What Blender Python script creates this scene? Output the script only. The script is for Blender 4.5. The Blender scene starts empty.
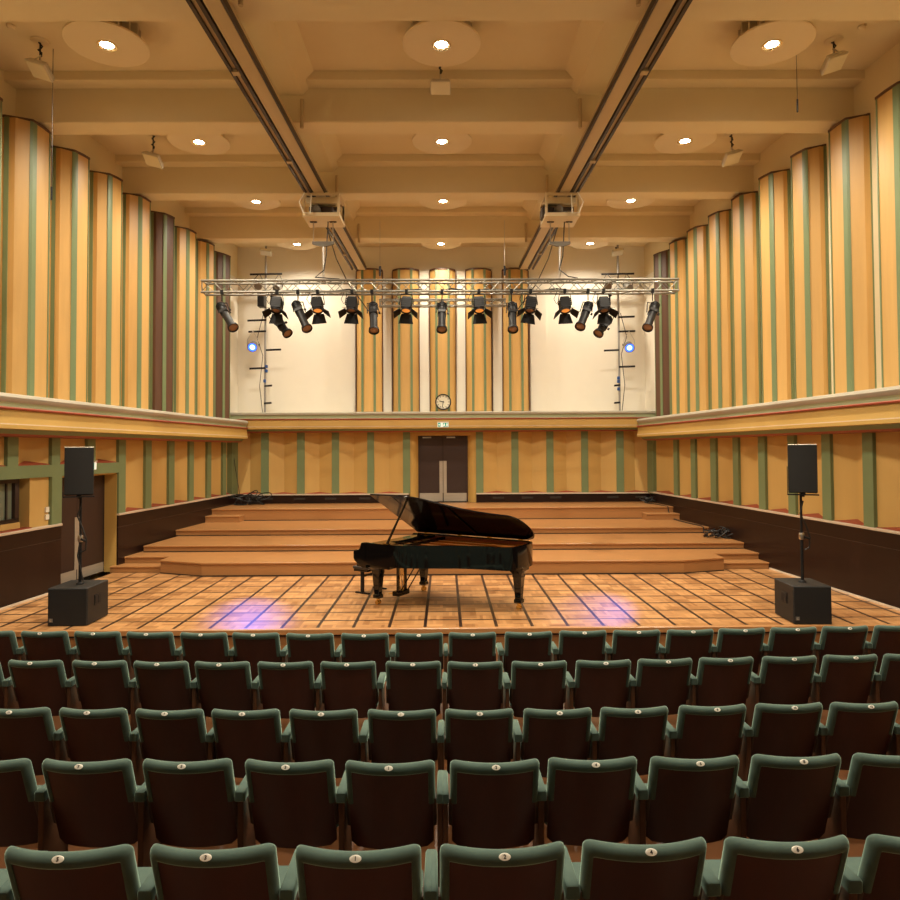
import bpy, bmesh, math, random
from mathutils import Vector, Matrix, Quaternion
random.seed(7)
C = bpy.context.scene.collection
PI = math.pi
R = math.radians

# ------------------------------------------------------------------ camera model
FPX, CX, CY, EYE = 680.0, 449.014, 431.040, 2.35
YAW, PITCH, ROLL = 6.51119928e-03, 2.70836951e-02, 5.09340580e-03
_f = Vector((math.sin(YAW)*math.cos(PITCH), math.cos(YAW)*math.cos(PITCH), math.sin(PITCH)))
_r = Vector((math.cos(YAW), -math.sin(YAW), 0))
_u = _r.cross(_f)
RT = _r*math.cos(ROLL) - _u*math.sin(ROLL)
UP = _r*math.sin(ROLL) + _u*math.cos(ROLL)
def ray(x, y): return _f + RT*((x-CX)/FPX) - UP*((y-CY)/FPX)
def onY(x, y, Y):
    d = ray(x, y); t = Y/d.y; return Vector((d.x*t, Y, EYE+d.z*t))
def onZ(x, y, z):
    d = ray(x, y); t = (z-EYE)/d.z; return Vector((d.x*t, d.y*t, z))
def onW(x, y, a, b):                       # the plane X = a + b*Y
    d = ray(x, y); t = a/(d.x-b*d.y); return Vector((d.x*t, d.y*t, EYE+d.z*t))

# ------------------------------------------------------------------ mesh helpers
class MB:
    def __init__(s): s.v = []; s.f = []
    def add(s, vs, fs, M=None):
        n = len(s.v)
        s.v += [(M @ Vector(p)) if M is not None else Vector(p) for p in vs]
        s.f += [tuple(i+n for i in f) for f in fs]
        return s
    def box(s, x0, x1, y0, y1, z0, z1, M=None):
        return s.add([(x0,y0,z0),(x1,y0,z0),(x1,y1,z0),(x0,y1,z0),(x0,y0,z1),(x1,y0,z1),(x1,y1,z1),(x0,y1,z1)],
                     [(0,3,2,1),(4,5,6,7),(0,1,5,4),(1,2,6,5),(2,3,7,6),(3,0,4,7)], M)
    def loft(s, rings, cap=True, closed=True, M=None):
        n = len(rings[0]); vs = [p for r in rings for p in r]; fs = []
        for k in range(len(rings)-1):
            for i in range(n if closed else n-1):
                j = (i+1) % n
                fs.append((k*n+i, k*n+j, (k+1)*n+j, (k+1)*n+i))
        if cap:
            fs.append(tuple(range(n))[::-1]); fs.append(tuple((len(rings)-1)*n+i for i in range(n)))
        return s.add(vs, fs, M)
    def prism(s, poly, z0, z1, M=None):
        return s.loft([[(x,y,z0) for x,y in poly], [(x,y,z1) for x,y in poly]], M=M)
    def tube(s, pts, r, n=8, cap=True, M=None):
        pts = [Vector(p) for p in pts]; rings = []
        ref = None
        for i, p in enumerate(pts):
            d = (pts[min(i+1,len(pts)-1)] - pts[max(i-1,0)])
            if d.length < 1e-9: d = Vector((0,0,1))
            d.normalize()
            if ref is None:
                ref = d.orthogonal().normalized()
            else:
                ref = (ref - d*ref.dot(d))
                if ref.length < 1e-6: ref = d.orthogonal()
                ref.normalize()
            b = d.cross(ref)
            rr = r[i] if isinstance(r, (list,tuple)) else r
            rings.append([p + ref*(rr*math.cos(2*PI*k/n)) + b*(rr*math.sin(2*PI*k/n)) for k in range(n)])
        return s.loft(rings, cap=cap, M=M)
    def lathe(s, prof, n=24, M=None, cap=True):
        return s.loft([[(r*math.cos(2*PI*k/n), r*math.sin(2*PI*k/n), z) for k in range(n)] for r, z in prof], cap=cap, M=M)

def make_mesh(name, mb, m, off=None, bevel=0, smooth=35, seg=1):
    bm = bmesh.new()
    vs = [bm.verts.new(p - off if off is not None else p) for p in mb.v]
    for f in mb.f:
        if len(set(f)) < 3: continue
        try: bm.faces.new([vs[i] for i in f])
        except ValueError: pass
    bmesh.ops.remove_doubles(bm, verts=bm.verts, dist=1e-5)
    bmesh.ops.recalc_face_normals(bm, faces=bm.faces)
    if bevel:
        ed = [e for e in bm.edges if len(e.link_faces) == 2 and e.calc_face_angle(0) > R(30)]
        bmesh.ops.bevel(bm, geom=ed, offset=bevel, segments=seg, affect='EDGES', profile=.5, clamp_overlap=True)
    for e in bm.edges:
        if len(e.link_faces) == 2: e.smooth = e.calc_face_angle(0) < R(smooth)
    for f in bm.faces: f.smooth = True
    me = bpy.data.meshes.new(name); bm.to_mesh(me); bm.free()
    if m is not None: me.materials.append(m)
    return me
def tag(o, label=None, cat=None, group=None, kind=None):
    if label: o['label'] = label
    if cat: o['category'] = cat
    if group: o['group'] = group
    if kind: o['kind'] = kind
    return o
def wloc(o):
    v = Vector((0,0,0))
    while o is not None: v += o.location; o = o.parent
    return v
def obj(name, mb, m, parent=None, bevel=0, smooth=35, local=False, label=None, at=None, seg=1):
    """one mesh object; world-space vertices become relative to the parent unless local"""
    off = None
    if not local and parent is not None: off = wloc(parent)
    if at is not None: off = Vector(at)
    o = bpy.data.objects.new(name, make_mesh(name, mb, m, off, bevel, smooth, seg))
    C.objects.link(o)
    if at is not None:
        o.location = Vector(at) - (wloc(parent) if parent is not None else Vector((0,0,0)))
    if parent is not None: o.parent = parent
    if label: o['label'] = label
    return o
def thing(name, label, cat, loc=(0,0,0), rz=0, group=None, kind=None):
    o = bpy.data.objects.new(name, None); C.objects.link(o)
    o.empty_display_size = .1
    o.location = loc; o.rotation_euler = (0,0,rz)
    return tag(o, label, cat, group, kind)
def copy_tree(o, parent=None):
    c = o.copy(); C.objects.link(c)
    if parent is not None: c.parent = parent
    for ch in list(o.children): copy_tree(ch, c)
    return c
def struct(name, mb, m, bevel=0, label=None, cat=None, parent=None, smooth=35):
    o = obj(name, mb, m, parent, bevel, smooth)
    if parent is None: o['kind'] = 'structure'
    if label: o['label'] = label
    if cat and parent is None: o['category'] = cat
    return o

# ------------------------------------------------------------------ materials
def mat(name, col, rough=.5, metal=0, coat=0, emit=None, estr=0, grain=None, noise=0, bump=0, spec=None, sheen=0, var=0):
    m = bpy.data.materials.new(name); m.use_nodes = True
    nt = m.node_tree; b = nt.nodes['Principled BSDF']
    b.inputs['Base Color'].default_value = (*col, 1)
    b.inputs['Roughness'].default_value = rough
    b.inputs['Metallic'].default_value = metal
    b.inputs['Coat Weight'].default_value = coat
    if spec is not None: b.inputs['Specular IOR Level'].default_value = spec
    if sheen:
        b.inputs['Sheen Weight'].default_value = sheen; b.inputs['Sheen Roughness'].default_value = .35
        b.inputs['Sheen Tint'].default_value = (.55,.8,.65,1)
    if emit:
        b.inputs['Emission Color'].default_value = (*emit, 1); b.inputs['Emission Strength'].default_value = estr
    if noise or grain:
        tc = nt.nodes.new('ShaderNodeTexCoord'); mp = nt.nodes.new('ShaderNodeMapping')
        nz = nt.nodes.new('ShaderNodeTexNoise'); cr = nt.nodes.new('ShaderNodeMix'); cr.data_type = 'RGBA'
        nt.links.new(tc.outputs['Object'], mp.inputs['Vector'])
        mp.inputs['Scale'].default_value = grain or (3,3,3)
        nt.links.new(mp.outputs['Vector'], nz.inputs['Vector'])
        nz.inputs['Scale'].default_value = 1; nz.inputs['Detail'].default_value = 5; nz.inputs['Roughness'].default_value = .6
        k = noise or .2
        cr.inputs['A'].default_value = (*[c*(1-k) for c in col], 1)
        cr.inputs['B'].default_value = (*[min(1, c*(1+k)) for c in col], 1)
        nt.links.new(nz.outputs['Fac'], cr.inputs['Factor'])
        out = cr.outputs['Result']
        if var:
            oi = nt.nodes.new('ShaderNodeObjectInfo'); hs = nt.nodes.new('ShaderNodeHueSaturation')
            mr = nt.nodes.new('ShaderNodeMapRange'); mr.inputs['To Min'].default_value = 1-var; mr.inputs['To Max'].default_value = 1+var
            nt.links.new(oi.outputs['Random'], mr.inputs['Value']); nt.links.new(mr.outputs['Result'], hs.inputs['Value'])
            nt.links.new(out, hs.inputs['Color']); out = hs.outputs['Color']
        nt.links.new(out, b.inputs['Base Color'])
        if bump:
            bp = nt.nodes.new('ShaderNodeBump'); bp.inputs['Strength'].default_value = bump; bp.inputs['Distance'].default_value = .01
            nt.links.new(nz.outputs['Fac'], bp.inputs['Height']); nt.links.new(bp.outputs['Normal'], b.inputs['Normal'])
    return m
M = {}
M['maple'] = mat('maple_veneer', (.60,.365,.122), .42, grain=(9,9,.7), noise=.16, var=.10)
M['walnut'] = mat('dark_walnut_veneer', (.105,.047,.024), .5, grain=(9,9,.7), noise=.3)
M['green_paint'] = mat('sage_green_paint', (.165,.22,.105), .45, noise=.08)
M['ochre'] = mat('ochre_wall_veneer', (.55,.35,.11), .5, grain=(3,3,.6), noise=.10)
M['ochre_paint'] = mat('ochre_paint', (.50,.315,.085), .5, noise=.06)
M['white_plaster'] = mat('cream_white_plaster', (.83,.785,.68), .8, noise=.03)
M['ceiling'] = mat('warm_cream_ceiling_paint', (.76,.655,.435), .8, noise=.03)
M['disc'] = mat('ceiling_disc_paint', (.76,.65,.45), .7, noise=.02)
M['cream_lip'] = mat('cream_ledge_paint', (.40,.37,.29), .55, grain=(2,.8,4), noise=.25)
M['pale_green'] = mat('pale_green_paint', (.32,.355,.20), .5, noise=.1)
M['red_paint'] = mat('brick_red_paint', (.30,.055,.025), .45, noise=.1)
M['dado'] = mat('dado_rail_cream', (.60,.50,.38), .5, noise=.15)
M['wainscot'] = mat('polished_dark_wainscot', (.015,.0058,.0040), .33, grain=(4,4,.6), noise=.35, spec=.3)
M['door'] = mat('dark_brown_door', (.032,.0145,.010), .5, noise=.1)
M['steel'] = mat('brushed_steel', (.44,.40,.33), .45, metal=.45, grain=(2,2,40), noise=.2)
M['alu'] = mat('aluminium_tube', (.27,.26,.22), .4, metal=.8, noise=.08)
M['grey_pole'] = mat('grey_galvanised_pole', (.33,.32,.30), .5, noise=.1)
M['chrome'] = mat('zinc_metal', (.6,.58,.54), .3, metal=1, noise=.08)
M['black_metal'] = mat('black_lamp_metal', (.013,.0125,.013), .5, noise=.2, spec=.22)
M['black_plastic'] = mat('black_speaker_paint', (.010,.009,.008), .6, noise=.2)
M['grille'] = mat('black_speaker_grille', (.007,.0065,.006), .75, grain=(180,180,180), noise=.6, bump=.4)
M['rubber'] = mat('black_cable_rubber', (.012,.012,.012), .5, noise=.2)
M['track'] = mat('dark_track_metal', (.04,.026,.018), .5, noise=.2)
M['beam_cream'] = mat('cream_rail_paint', (.55,.43,.25), .6, noise=.04)
M['hoist_cream'] = mat('cream_hoist_paint', (.74,.62,.40), .55, noise=.05)
M['grey_motor'] = mat('grey_motor_casting', (.20,.19,.17), .45, metal=.5, noise=.1)
M['lamp_grey'] = mat('pale_grey_lamp_housing', (.64,.60,.50), .45, metal=.3, noise=.08)
M['flood_glass'] = mat('floodlight_glass', (.85,.78,.58), .15, noise=.05)
M['piano'] = mat('black_piano_lacquer', (.004,.0035,.0035), .06, coat=.15, noise=.1)
M['piano_lid'] = mat('black_piano_lid_lacquer', (.010,.007,.006), .10, noise=.1, spec=.2)
M['mahogany'] = mat('mahogany_inner_rim', (.42,.09,.028), .3, grain=(3,3,12), noise=.2)
M['gold_plate'] = mat('bronzed_iron_plate', (.75,.36,.10), .35, metal=.3, noise=.15)
M['brass'] = mat('polished_brass', (.85,.58,.20), .2, metal=1, noise=.05)
M['ivory'] = mat('white_piano_keys', (.8,.78,.7), .3, noise=.03)
M['leather'] = mat('black_bench_leather', (.02,.018,.02), .35, noise=.2)
M['velvet'] = mat('green_velvet', (.060,.100,.082), .9, grain=(14,14,14), noise=.28, sheen=.9, bump=.1)
M['seat_wood'] = mat('red_brown_seat_plywood', (.050,.0125,.0075), .42, grain=(5,5,1.6), noise=.55, var=.25)
M['standard_wood'] = mat('seat_standard_wood', (.075,.03,.013), .45, grain=(8,8,1), noise=.25)
M['bracket'] = mat('brown_seat_bracket', (.085,.055,.038), .5, noise=.2)
M['plaque'] = mat('white_enamel_plaque', (.9,.87,.78), .3, noise=.05)
M['ink'] = mat('black_enamel_numeral', (.01,.01,.01), .5, noise=.05)
M['steps'] = mat('orange_oak_steps', (.37,.175,.062), .30, grain=(1.0,9,9), noise=.16)
M['nosing'] = mat('oak_step_nosing', (.44,.215,.08), .30, grain=(1.0,9,9), noise=.12)
M['shadow_gap'] = mat('painted_gap_shade', (.01,.006,.004), .8, noise=.1)  # near-black colour stands in for the shade in narrow gaps
M['aud_floor'] = mat('oak_audience_floor', (.11,.043,.015), .35, grain=(9,1.2,9), noise=.2)
M['led_blue'] = mat('blue_led_lens', (.05,.15,.6), .2, emit=(.03,.12,1.0), estr=2.2, noise=.05)
M['led_core'] = mat('white_blue_led_core', (.5,.7,1), .2, emit=(.35,.62,1.0), estr=2.6, noise=.02)
M['blue_tape'] = mat('blue_clamp_plastic', (.02,.09,.32), .4, noise=.1)
M['amber_lens'] = mat('amber_fresnel_lens', (.35,.16,.05), .15, emit=(1,.32,.05), estr=.55, noise=.1)
M['dim_lens'] = mat('unlit_lamp_lens', (.30,.17,.10), .12, noise=.1)
M['lit_lens'] = mat('ceiling_lamp_lens', (1,.9,.7), .3, emit=(1,.86,.62), estr=40, noise=.01)
M['reflector'] = mat('lamp_reflector_ring', (.85,.72,.5), .2, metal=.9, noise=.03)
M['sign_green'] = mat('exit_sign_green', (.0,.22,.15), .4, emit=(0,.45,.30), estr=.35, noise=.02)
M['sign_white'] = mat('exit_sign_white', (.85,.85,.75), .4, emit=(.9,.95,.85), estr=.35, noise=.02)
M['clock_face'] = mat('clock_face_ivory', (.75,.70,.55), .5, noise=.03)
M['switch'] = mat('white_socket_plastic', (.78,.74,.62), .4, noise=.03)
M['vent'] = mat('dark_vent_metal', (.025,.018,.014), .5, noise=.1)

def parquet():
    m = bpy.data.materials.new('grid_parquet'); m.use_nodes = True
    nt = m.node_tree; N = nt.nodes.new; L = nt.links.new; b = nt.nodes['Principled BSDF']
    tc = N('ShaderNodeTexCoord'); sep = N('ShaderNodeSeparateXYZ'); L(tc.outputs['Object'], sep.inputs[0])
    def math_(op, a, c=None):
        n = N('ShaderNodeMath'); n.operation = op
        for i, v in enumerate((a, c)):
            if v is None: continue
            if isinstance(v, (int,float)): n.inputs[i].default_value = v
            else: L(v, n.inputs[i])
        return n.outputs[0]
    def cell(s, off, p):
        t = math_('DIVIDE', math_('ADD', s, off), p)
        return math_('FLOOR', t), math_('FRACT', t)
    P = .4752
    ix, fx = cell(sep.outputs['X'], GX, P); iy, fy = cell(sep.outputs['Y'], GY, P)
    lx = math_('LESS_THAN', fx, .092); ly = math_('LESS_THAN', fy, .092)
    line = math_('MAXIMUM', lx, ly)
    # blocks inside a cell, alternating direction
    bx, gx = cell(math_('SUBTRACT', fx, .075), 0, .4625); by, gy = cell(math_('SUBTRACT', fy, .075), 0, .4625)
    par = math_('MODULO', math_('ADD', math_('ADD', bx, by), math_('ADD', ix, iy)), 2)
    st = N('ShaderNodeMix'); st.data_type = 'FLOAT'
    par2 = math_('ABSOLUTE', par)
    L(par2, st.inputs['Factor']); L(gx, st.inputs['A']); L(gy, st.inputs['B'])
    stave = math_('FLOOR', math_('MULTIPLY', st.outputs['Result'], 5))
    cmb = N('ShaderNodeCombineXYZ')
    L(math_('ADD', math_('MULTIPLY', ix, 7.13), bx), cmb.inputs[0]); L(math_('ADD', math_('MULTIPLY', iy, 5.31), by), cmb.inputs[1])
    L(math_('MULTIPLY', stave, 3.7), cmb.inputs[2])
    wn = N('ShaderNodeTexWhiteNoise'); wn.noise_dimensions = '3D'; L(cmb.outputs[0], wn.inputs['Vector'])
    cmb2 = N('ShaderNodeCombineXYZ')
    L(math_('ADD', math_('MULTIPLY', ix, 3.13), bx), cmb2.inputs[0]); L(math_('ADD', math_('MULTIPLY', iy, 9.31), by), cmb2.inputs[1])
    wn2 = N('ShaderNodeTexWhiteNoise'); wn2.noise_dimensions = '3D'; L(cmb2.outputs[0], wn2.inputs['Vector'])
    f = math_('ADD', math_('MULTIPLY', wn.outputs['Value'], .5), math_('MULTIPLY', wn2.outputs['Value'], .5))
    mx = N('ShaderNodeMix'); mx.data_type = 'RGBA'; L(f, mx.inputs['Factor'])
    mx.inputs['A'].default_value = (.23,.095,.029,1); mx.inputs['B'].default_value = (.60,.32,.13,1)
    m2 = N('ShaderNodeMix'); m2.data_type = 'RGBA'; L(line, m2.inputs['Factor']); L(mx.outputs['Result'], m2.inputs['A'])
    m2.inputs['B'].default_value = (.018,.008,.006,1)
    L(m2.outputs['Result'], b.inputs['Base Color']); b.inputs['Roughness'].default_value = .34
    return m

# ================================================================== THE HALL
LA, LB = -7.365, .071          # left lower wall plane  X = LA + LB*Y
RA, RB = 7.26, -.0709          # right lower wall plane
UA, UB = -8.0, .0885           # upper left wall
VA, VB = 7.71, -.0815          # upper right wall
Y0 = -3.5                      # rear of the hall, behind the camera
YB = 19.55                     # lower back wall
YU = 20.35                     # upper back wall (alcove)
ZF = -.28                      # audience floor
ZSLAB, ZSTEP, ZBEAM = 8.46, 8.31, 7.75
def XL(Y, d=0): return LA + LB*Y + d
def XR(Y, d=0): return RA + RB*Y - d
def XUL(Y): return UA + UB*Y
def XUR(Y): return VA + VB*Y
gp = onZ(424.4, 628.4, 0); gq = onZ(490, 619.6, 0)
GX = -gp.x + .4752*20 + .016; GY = -gq.y + .4752*60 + .016
M['parquet'] = parquet()

def wall_prof(mb, side, prof, ya, yb):
    """sweep a (distance from wall, height) profile along a side wall"""
    F = XL if side < 0 else XR
    return mb.loft([[(F(y, d), y, z) for d, z in prof] for y in (ya, yb)])

# floors --------------------------------------------------------------------
mb = MB(); mb.loft([[(XL(y), y, ZF), (XR(y), y, ZF), (XR(y), y, ZF-.15), (XL(y), y, ZF-.15)] for y in (Y0, 9.06)])
struct('floor', mb, M['aud_floor'], label='oak floor under the rows of seats', cat='floor')
mb = MB(); mb.loft([[(XL(y), y, -.10), (XR(y), y, -.10), (XR(y), y, ZF), (XL(y), y, ZF)] for y in (Y0, 4.0)])
struct('floor_terrace', mb, M['aud_floor'], label='raised oak floor tier under the fourth row of seats', cat='floor')
mb = MB(); mb.loft([[(XL(y), y, .06), (XR(y), y, .06), (XR(y), y, -.10), (XL(y), y, -.10)] for y in (Y0, 2.95)])
struct('floor_terrace', mb, M['aud_floor'], label='highest oak floor tier under the nearest row of seats', cat='floor')
YS = 9.04
mb = MB(); mb.loft([[(XL(y), y, 0), (XR(y), y, 0), (XR(y), y, -.05), (XL(y), y, -.05)] for y in (YS, YB)])
stage = struct('floor_stage', mb, M['parquet'], label='stage floor of square parquet with dark grid lines', cat='floor')
mb = MB().box(XL(YS)+.02, XR(YS)-.02, YS-.05, YS+.02, -.075, .006)
struct('stage_nosing', mb, M['nosing'], .01, parent=stage)
mb = MB().box(XL(YS)+.02, XR(YS)-.02, YS-.005, YS+.05, ZF, -.085)
struct('stage_front_board', mb, M['steps'], parent=stage)
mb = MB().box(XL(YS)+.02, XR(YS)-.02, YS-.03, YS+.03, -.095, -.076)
struct('shadow_strip', mb, M['shadow_gap'], parent=stage)  # black strip painted as the shade below the nosing

# stepped platforms ----------------------------------------------------------
tiers = [(12.82, .254, 0), (14.20, .385, .254), (15.80, .523, .385), (17.80, .83, .523)]
def px_x(x, Y): return onY(x, 500, Y).x
edges = [None, (px_x(144,14.2), px_x(743,14.2)), (px_x(173.5,15.8), px_x(713,15.8)), (px_x(203.5,17.8), px_x(682.5,17.8))]
names = ['lowest wide stage step with angled ends', 'second stage step behind the piano', 'third stage step up towards the rear door', 'top stage platform in front of the rear door']
for i, (y, z, zb) in enumerate(tiers):
    root = thing('step_platform', names[i], 'step', (0, y, zb), kind='structure')
    if i == 0:
        a, b_, c, d = onZ(160.4,573.3,0), onZ(201.3,576.5,0), onZ(684,573.3,0), onZ(724,570.5,0)
        front = [(a.x, a.y), (b_.x, y), (c.x, y), (d.x, d.y)]
        lx, rx = onZ(127,565,0).x, onZ(757,560,0).x
        ys = 13.62
        front = [(XL(ys,.02), ys), (a.x, ys)] + front + [(d.x, ys), (XR(ys,.02), ys)]
    else:
        x0, x1 = edges[i]
        front = [(x0, y), (x1, y)]
        # the platform's sides run along the wall
        front = [(x0, y), (x1, y)]
    yend = YB
    def off(pts, k):                     # push the front line towards the audience
        return [(px, py-k) for px, py in pts]
    sides = lambda pts, y_e: pts + [(XR(y_e,.02), y_e), (XL(y_e,.02), y_e)]
    body = MB(); body.prism(sides(front, yend), zb, z-.035); obj('riser_board', body, M['steps'], root, smooth=12)
    t = MB(); t.prism(sides(off(front,.025), yend), z-.035, z); obj('tread', t, M['steps'], root, .006, smooth=12)
    g = MB(); g.prism(off(front,.012) + [(p[0], p[1]+.02) for p in front[::-1]], zb, zb+.016); obj('shadow_strip', g, M['shadow_gap'], root)  # raised black strip stands in for shade at the riser foot
    # side wing so that the step meets the wall
    if i in (1,2,3):
        w = MB()
        for sx, F in ((front[0][0], XL), (front[-1][0], XR)):
            pass
# half-height stairs at both sides
def stair(label, x0, x1, y0, y1, z0, z1):
    root = thing('side_step', label, 'step', ((x0+x1)/2, y0, z0), kind='structure')
    obj('riser_board', MB().box(x0, x1, y0, y1, z0, z1-.03), M['steps'], root)
    obj('tread', MB().box(x0-.005, x1+.005, y0-.02, y1, z1-.03, z1), M['steps'], root, .006)
a = onZ(111,572.5,0); b_ = onZ(161.5,573,0)
stair('low oak step beside the left stage door', a.x, b_.x, 13.25, 13.62, 0, .125)
a = onZ(724,569.5,0); b_ = onZ(768.5,568.5,0)
stair('low oak step beside the right stage wall', a.x, b_.x, 13.25, 13.62, 0, .125)
a, b_ = onY(198,520,17.35), onY(239,520,17.35)
stair('half step at the left end of the top platform', a.x, b_.x, 17.4, 17.8, .523, .68)
a, b_ = onY(647,515,17.35), onY(688,515,17.35)
stair('half step at the right end of the top platform', a.x, b_.x, 17.4, 17.8, .523, .68)

# lower side walls ------------------------------------------------------------
ZD = 1.13                                    # top of the wainscot
def on_left(x): d = ray(x, 480); t = LA/(d.x-LB*d.y); return d.y*t
def on_right(x): d = ray(x, 480); t = RA/(d.x-RB*d.y); return d.y*t
doorL0, doorL1 = on_left(60), on_left(117)
ZT = 2.62
wl = MB()
# solid wall body behind the panelling, left (with the door opening left free)
def slab(mb, F, s, ya, yb, z0, z1, d0, d1):
    mb.loft([[(F(y,d0), y, z0), (F(y,d1), y, z0), (F(y,d1), y, z1), (F(y,d0), y, z1)] for y in (ya, yb)])
slab(wl, XL, -1, Y0, 10.2, ZF, 3.1, -.5, -.37)
slab(wl, XL, -1, 10.2, on_left(26), ZF, 1.13, -.5, -.37); slab(wl, XL, -1, 10.2, on_left(26), 1.93, 3.1, -.5, -.37)
slab(wl, XL, -1, on_left(26), doorL0, ZF, 3.1, -.5, -.37)
slab(wl, XL, -1, doorL0, doorL1, 1.93, 3.1, -.5, -.37); slab(wl, XL, -1, doorL1, YB, ZF, 3.1, -.5, -.37)
wall_left = struct('wall_left', wl, M['ochre_paint'], label='left wall of ochre panels above dark wainscot', cat='wall')
wr = MB(); slab(wr, XR, 1, Y0, YB, ZF, 3.1, -.5, -.37)
wall_right = struct('wall_right', wr, M['ochre_paint'], label='right wall of ochre panels above dark wainscot', cat='wall')

def bay(mbp, mbs, F, ya, yb, z0, z1, dep=.14):
    """one V-shaped recessed panel between two battens, with its red-brown sill"""
    ym = (ya+yb)/2
    mbp.loft([[(F(ya,-.02), ya, z), (F(ym,-dep), ym, z), (F(yb,-.02), yb, z), (F(yb,-.365), yb, z), (F(ya,-.365), ya, z)] for z in (z0, z1)])
    mbs.loft([[(F(ya,0), ya, z0-.01), (F(yb,0), yb, z0-.01), (F(yb,-.03), yb, z0-.01), (F(ym,-dep-.01), ym, z0-.01), (F(ya,-.03), ya, z0-.01)],
              [(F(ya,0), ya, z0+.012), (F(yb,0), yb, z0+.012), (F(yb,-.03), yb, z0+.012), (F(ym,-dep-.01), ym, z0+.075), (F(ya,-.03), ya, z0+.012)]])
def batten(mb, F, ya, yb, z0, z1):
    mb.loft([[(F(y,-.36), y, z0), (F(y,.035), y, z0), (F(y,.035), y, z1), (F(y,-.36), y, z1)] for y in (ya, yb)])
# left battens in order of depth
batsL = [(on_left(a), on_left(b)) for a, b in ((117,124),(144,150),(167.5,173),(188,192.5),(206,210),(221.5,225))]
batsR = [(on_right(b), on_right(a)) for a, b in ((675,679),(692.3,696.8),(712,717.4),(734.6,740),(760.2,766.8),(789.8,796.8),(824,832.6),(865,875.4))]
y = batsR[-1][0]
while y > 0.5:
    y -= 1.02; batsR.append((y-.14, y))
def panels(F, bats, parent, ystart, yend, z0=ZD, z1=ZT):
    bs = sorted(bats)
    prev = ystart
    for (a, b) in bs + [(yend, yend)]:
        if a - prev > .05:
            p, s = MB(), MB(); bay(p, s, F, prev, a, z0, z1)
            obj('wall_panel', p, M['ochre'], parent); obj('red_sill', s, M['red_paint'], parent)
        if b > a:
            q = MB(); batten(q, F, a, b, z0, z1); obj('green_batten', q, M['green_paint'], parent)
        prev = b
panels(XL, batsL, wall_left, batsL[0][0], 19.25)
panels(XR, batsR, wall_right, -.5, 19.25)
# corner battens
for F, par, xa, xb in ((XL, wall_left, 225.5, 233), (XR, wall_right, 655.5, 663)):
    q = MB(); ya = 19.1; q.loft([[(F(y,-.1), y, ZD-.05), (F(y,.05), y, ZD-.05), (F(y,.05), y, ZT), (F(y,-.1), y, ZT)] for y in (ya, YB)])
    obj('corner_batten', q, M['green_paint'], par)
# left wall: upper small panels, green frame, window bay
upL = [(on_left(5), on_left(16)), (on_left(49.5), on_left(58)), (on_left(85.5), on_left(93.5))]
yy = upL[0][0]
lower = []
while yy > 0.5:
    yy -= 1.02; upL.append((yy-.16, yy))
panels(XL, upL, wall_left, -.5, batsL[0][0], 2.13, ZT)
q = MB(); q.loft([[(XL(y,-.2), y, 1.93), (XL(y,.035), y, 1.93), (XL(y,.035), y, 2.13), (XL(y,-.2), y, 2.13)] for y in (-.5, batsL[0][0]+.02)])
obj('green_rail', q, M['green_paint'], wall_left)
q = MB(); batten(q, XL, on_left(50), doorL0, ZD, 1.93); obj('green_batten', q, M['green_paint'], wall_left)
q = MB(); slab(q, XL, -1, on_left(31), on_left(50), ZD, 1.93, -.2, -.02); obj('window_side_panel', q, M['ochre'], wall_left)
q = MB(); slab(q, XL, -1, -.5, on_left(31), ZD, ZD+.02, -.3, .02); obj('red_sill', q, M['red_paint'], wall_left)
q = MB(); slab(q, XL, -1, -.5, 9.3, ZD, 1.93, -.2, -.04); obj('wall_panel', q, M['ochre'], wall_left)
# the control room window
wf = MB()
wy0, wy1 = 9.35, on_left(27)
def wbar(mb, ya, yb, z0, z1, d0=-.24, d1=-.12): slab(mb, XL, -1, ya, yb, z0, z1, d0, d1)
wbar(wf, wy0, wy1, 1.24, 1.30); wbar(wf, wy0, wy1, 1.86, 1.93); wbar(wf, wy0, wy0+.07, 1.30, 1.86); wbar(wf, wy1-.09, wy1, 1.30, 1.86)
win = struct('window_1', wf, M['door'], .006, label='dark framed control room window in the left wall', cat='window')
gm = mat('window_glass', (.25,.28,.20), .05, noise=.02); gm.node_tree.nodes['Principled BSDF'].inputs['Transmission Weight'].default_value = .35
q = MB(); wbar(q, wy0+.06, wy1-.08, 1.29, 1.87, -.19, -.175); obj('window_pane', q, gm, win)
q = MB(); wbar(q, wy1-.24, wy1-.21, 1.30, 1.86, -.172, -.15); obj('blind_slat', q, M['vent'], win)
q = MB(); slab(q, XL, -1, 9.2, on_left(30), 1.1, 2.0, -1.2, -.55); obj('dark_room', q, M['vent'], win); q = MB(); slab(q, XL, -1, wy0, wy1, ZD, 1.24, -.3, -.10); obj('under_window_panel', q, M['ochre'], win)
# sockets
for k, zz in enumerate((1.36, 1.47)):
    yy = on_left(46.5); h = .045
    p = onW(46.3, 509.5 if k else 517, LA-.02, LB)
    q = MB(); q.box(XL(p.y,-.02), XL(p.y,.005), p.y-.045, p.y+.045, p.z-.042, p.z+.042)
    o = obj('wall_socket', q, M['switch'], at=p); tag(o, ('lower' if not k else 'upper')+' white wall socket beside the control room window', 'socket', 'wall sockets')
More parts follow.
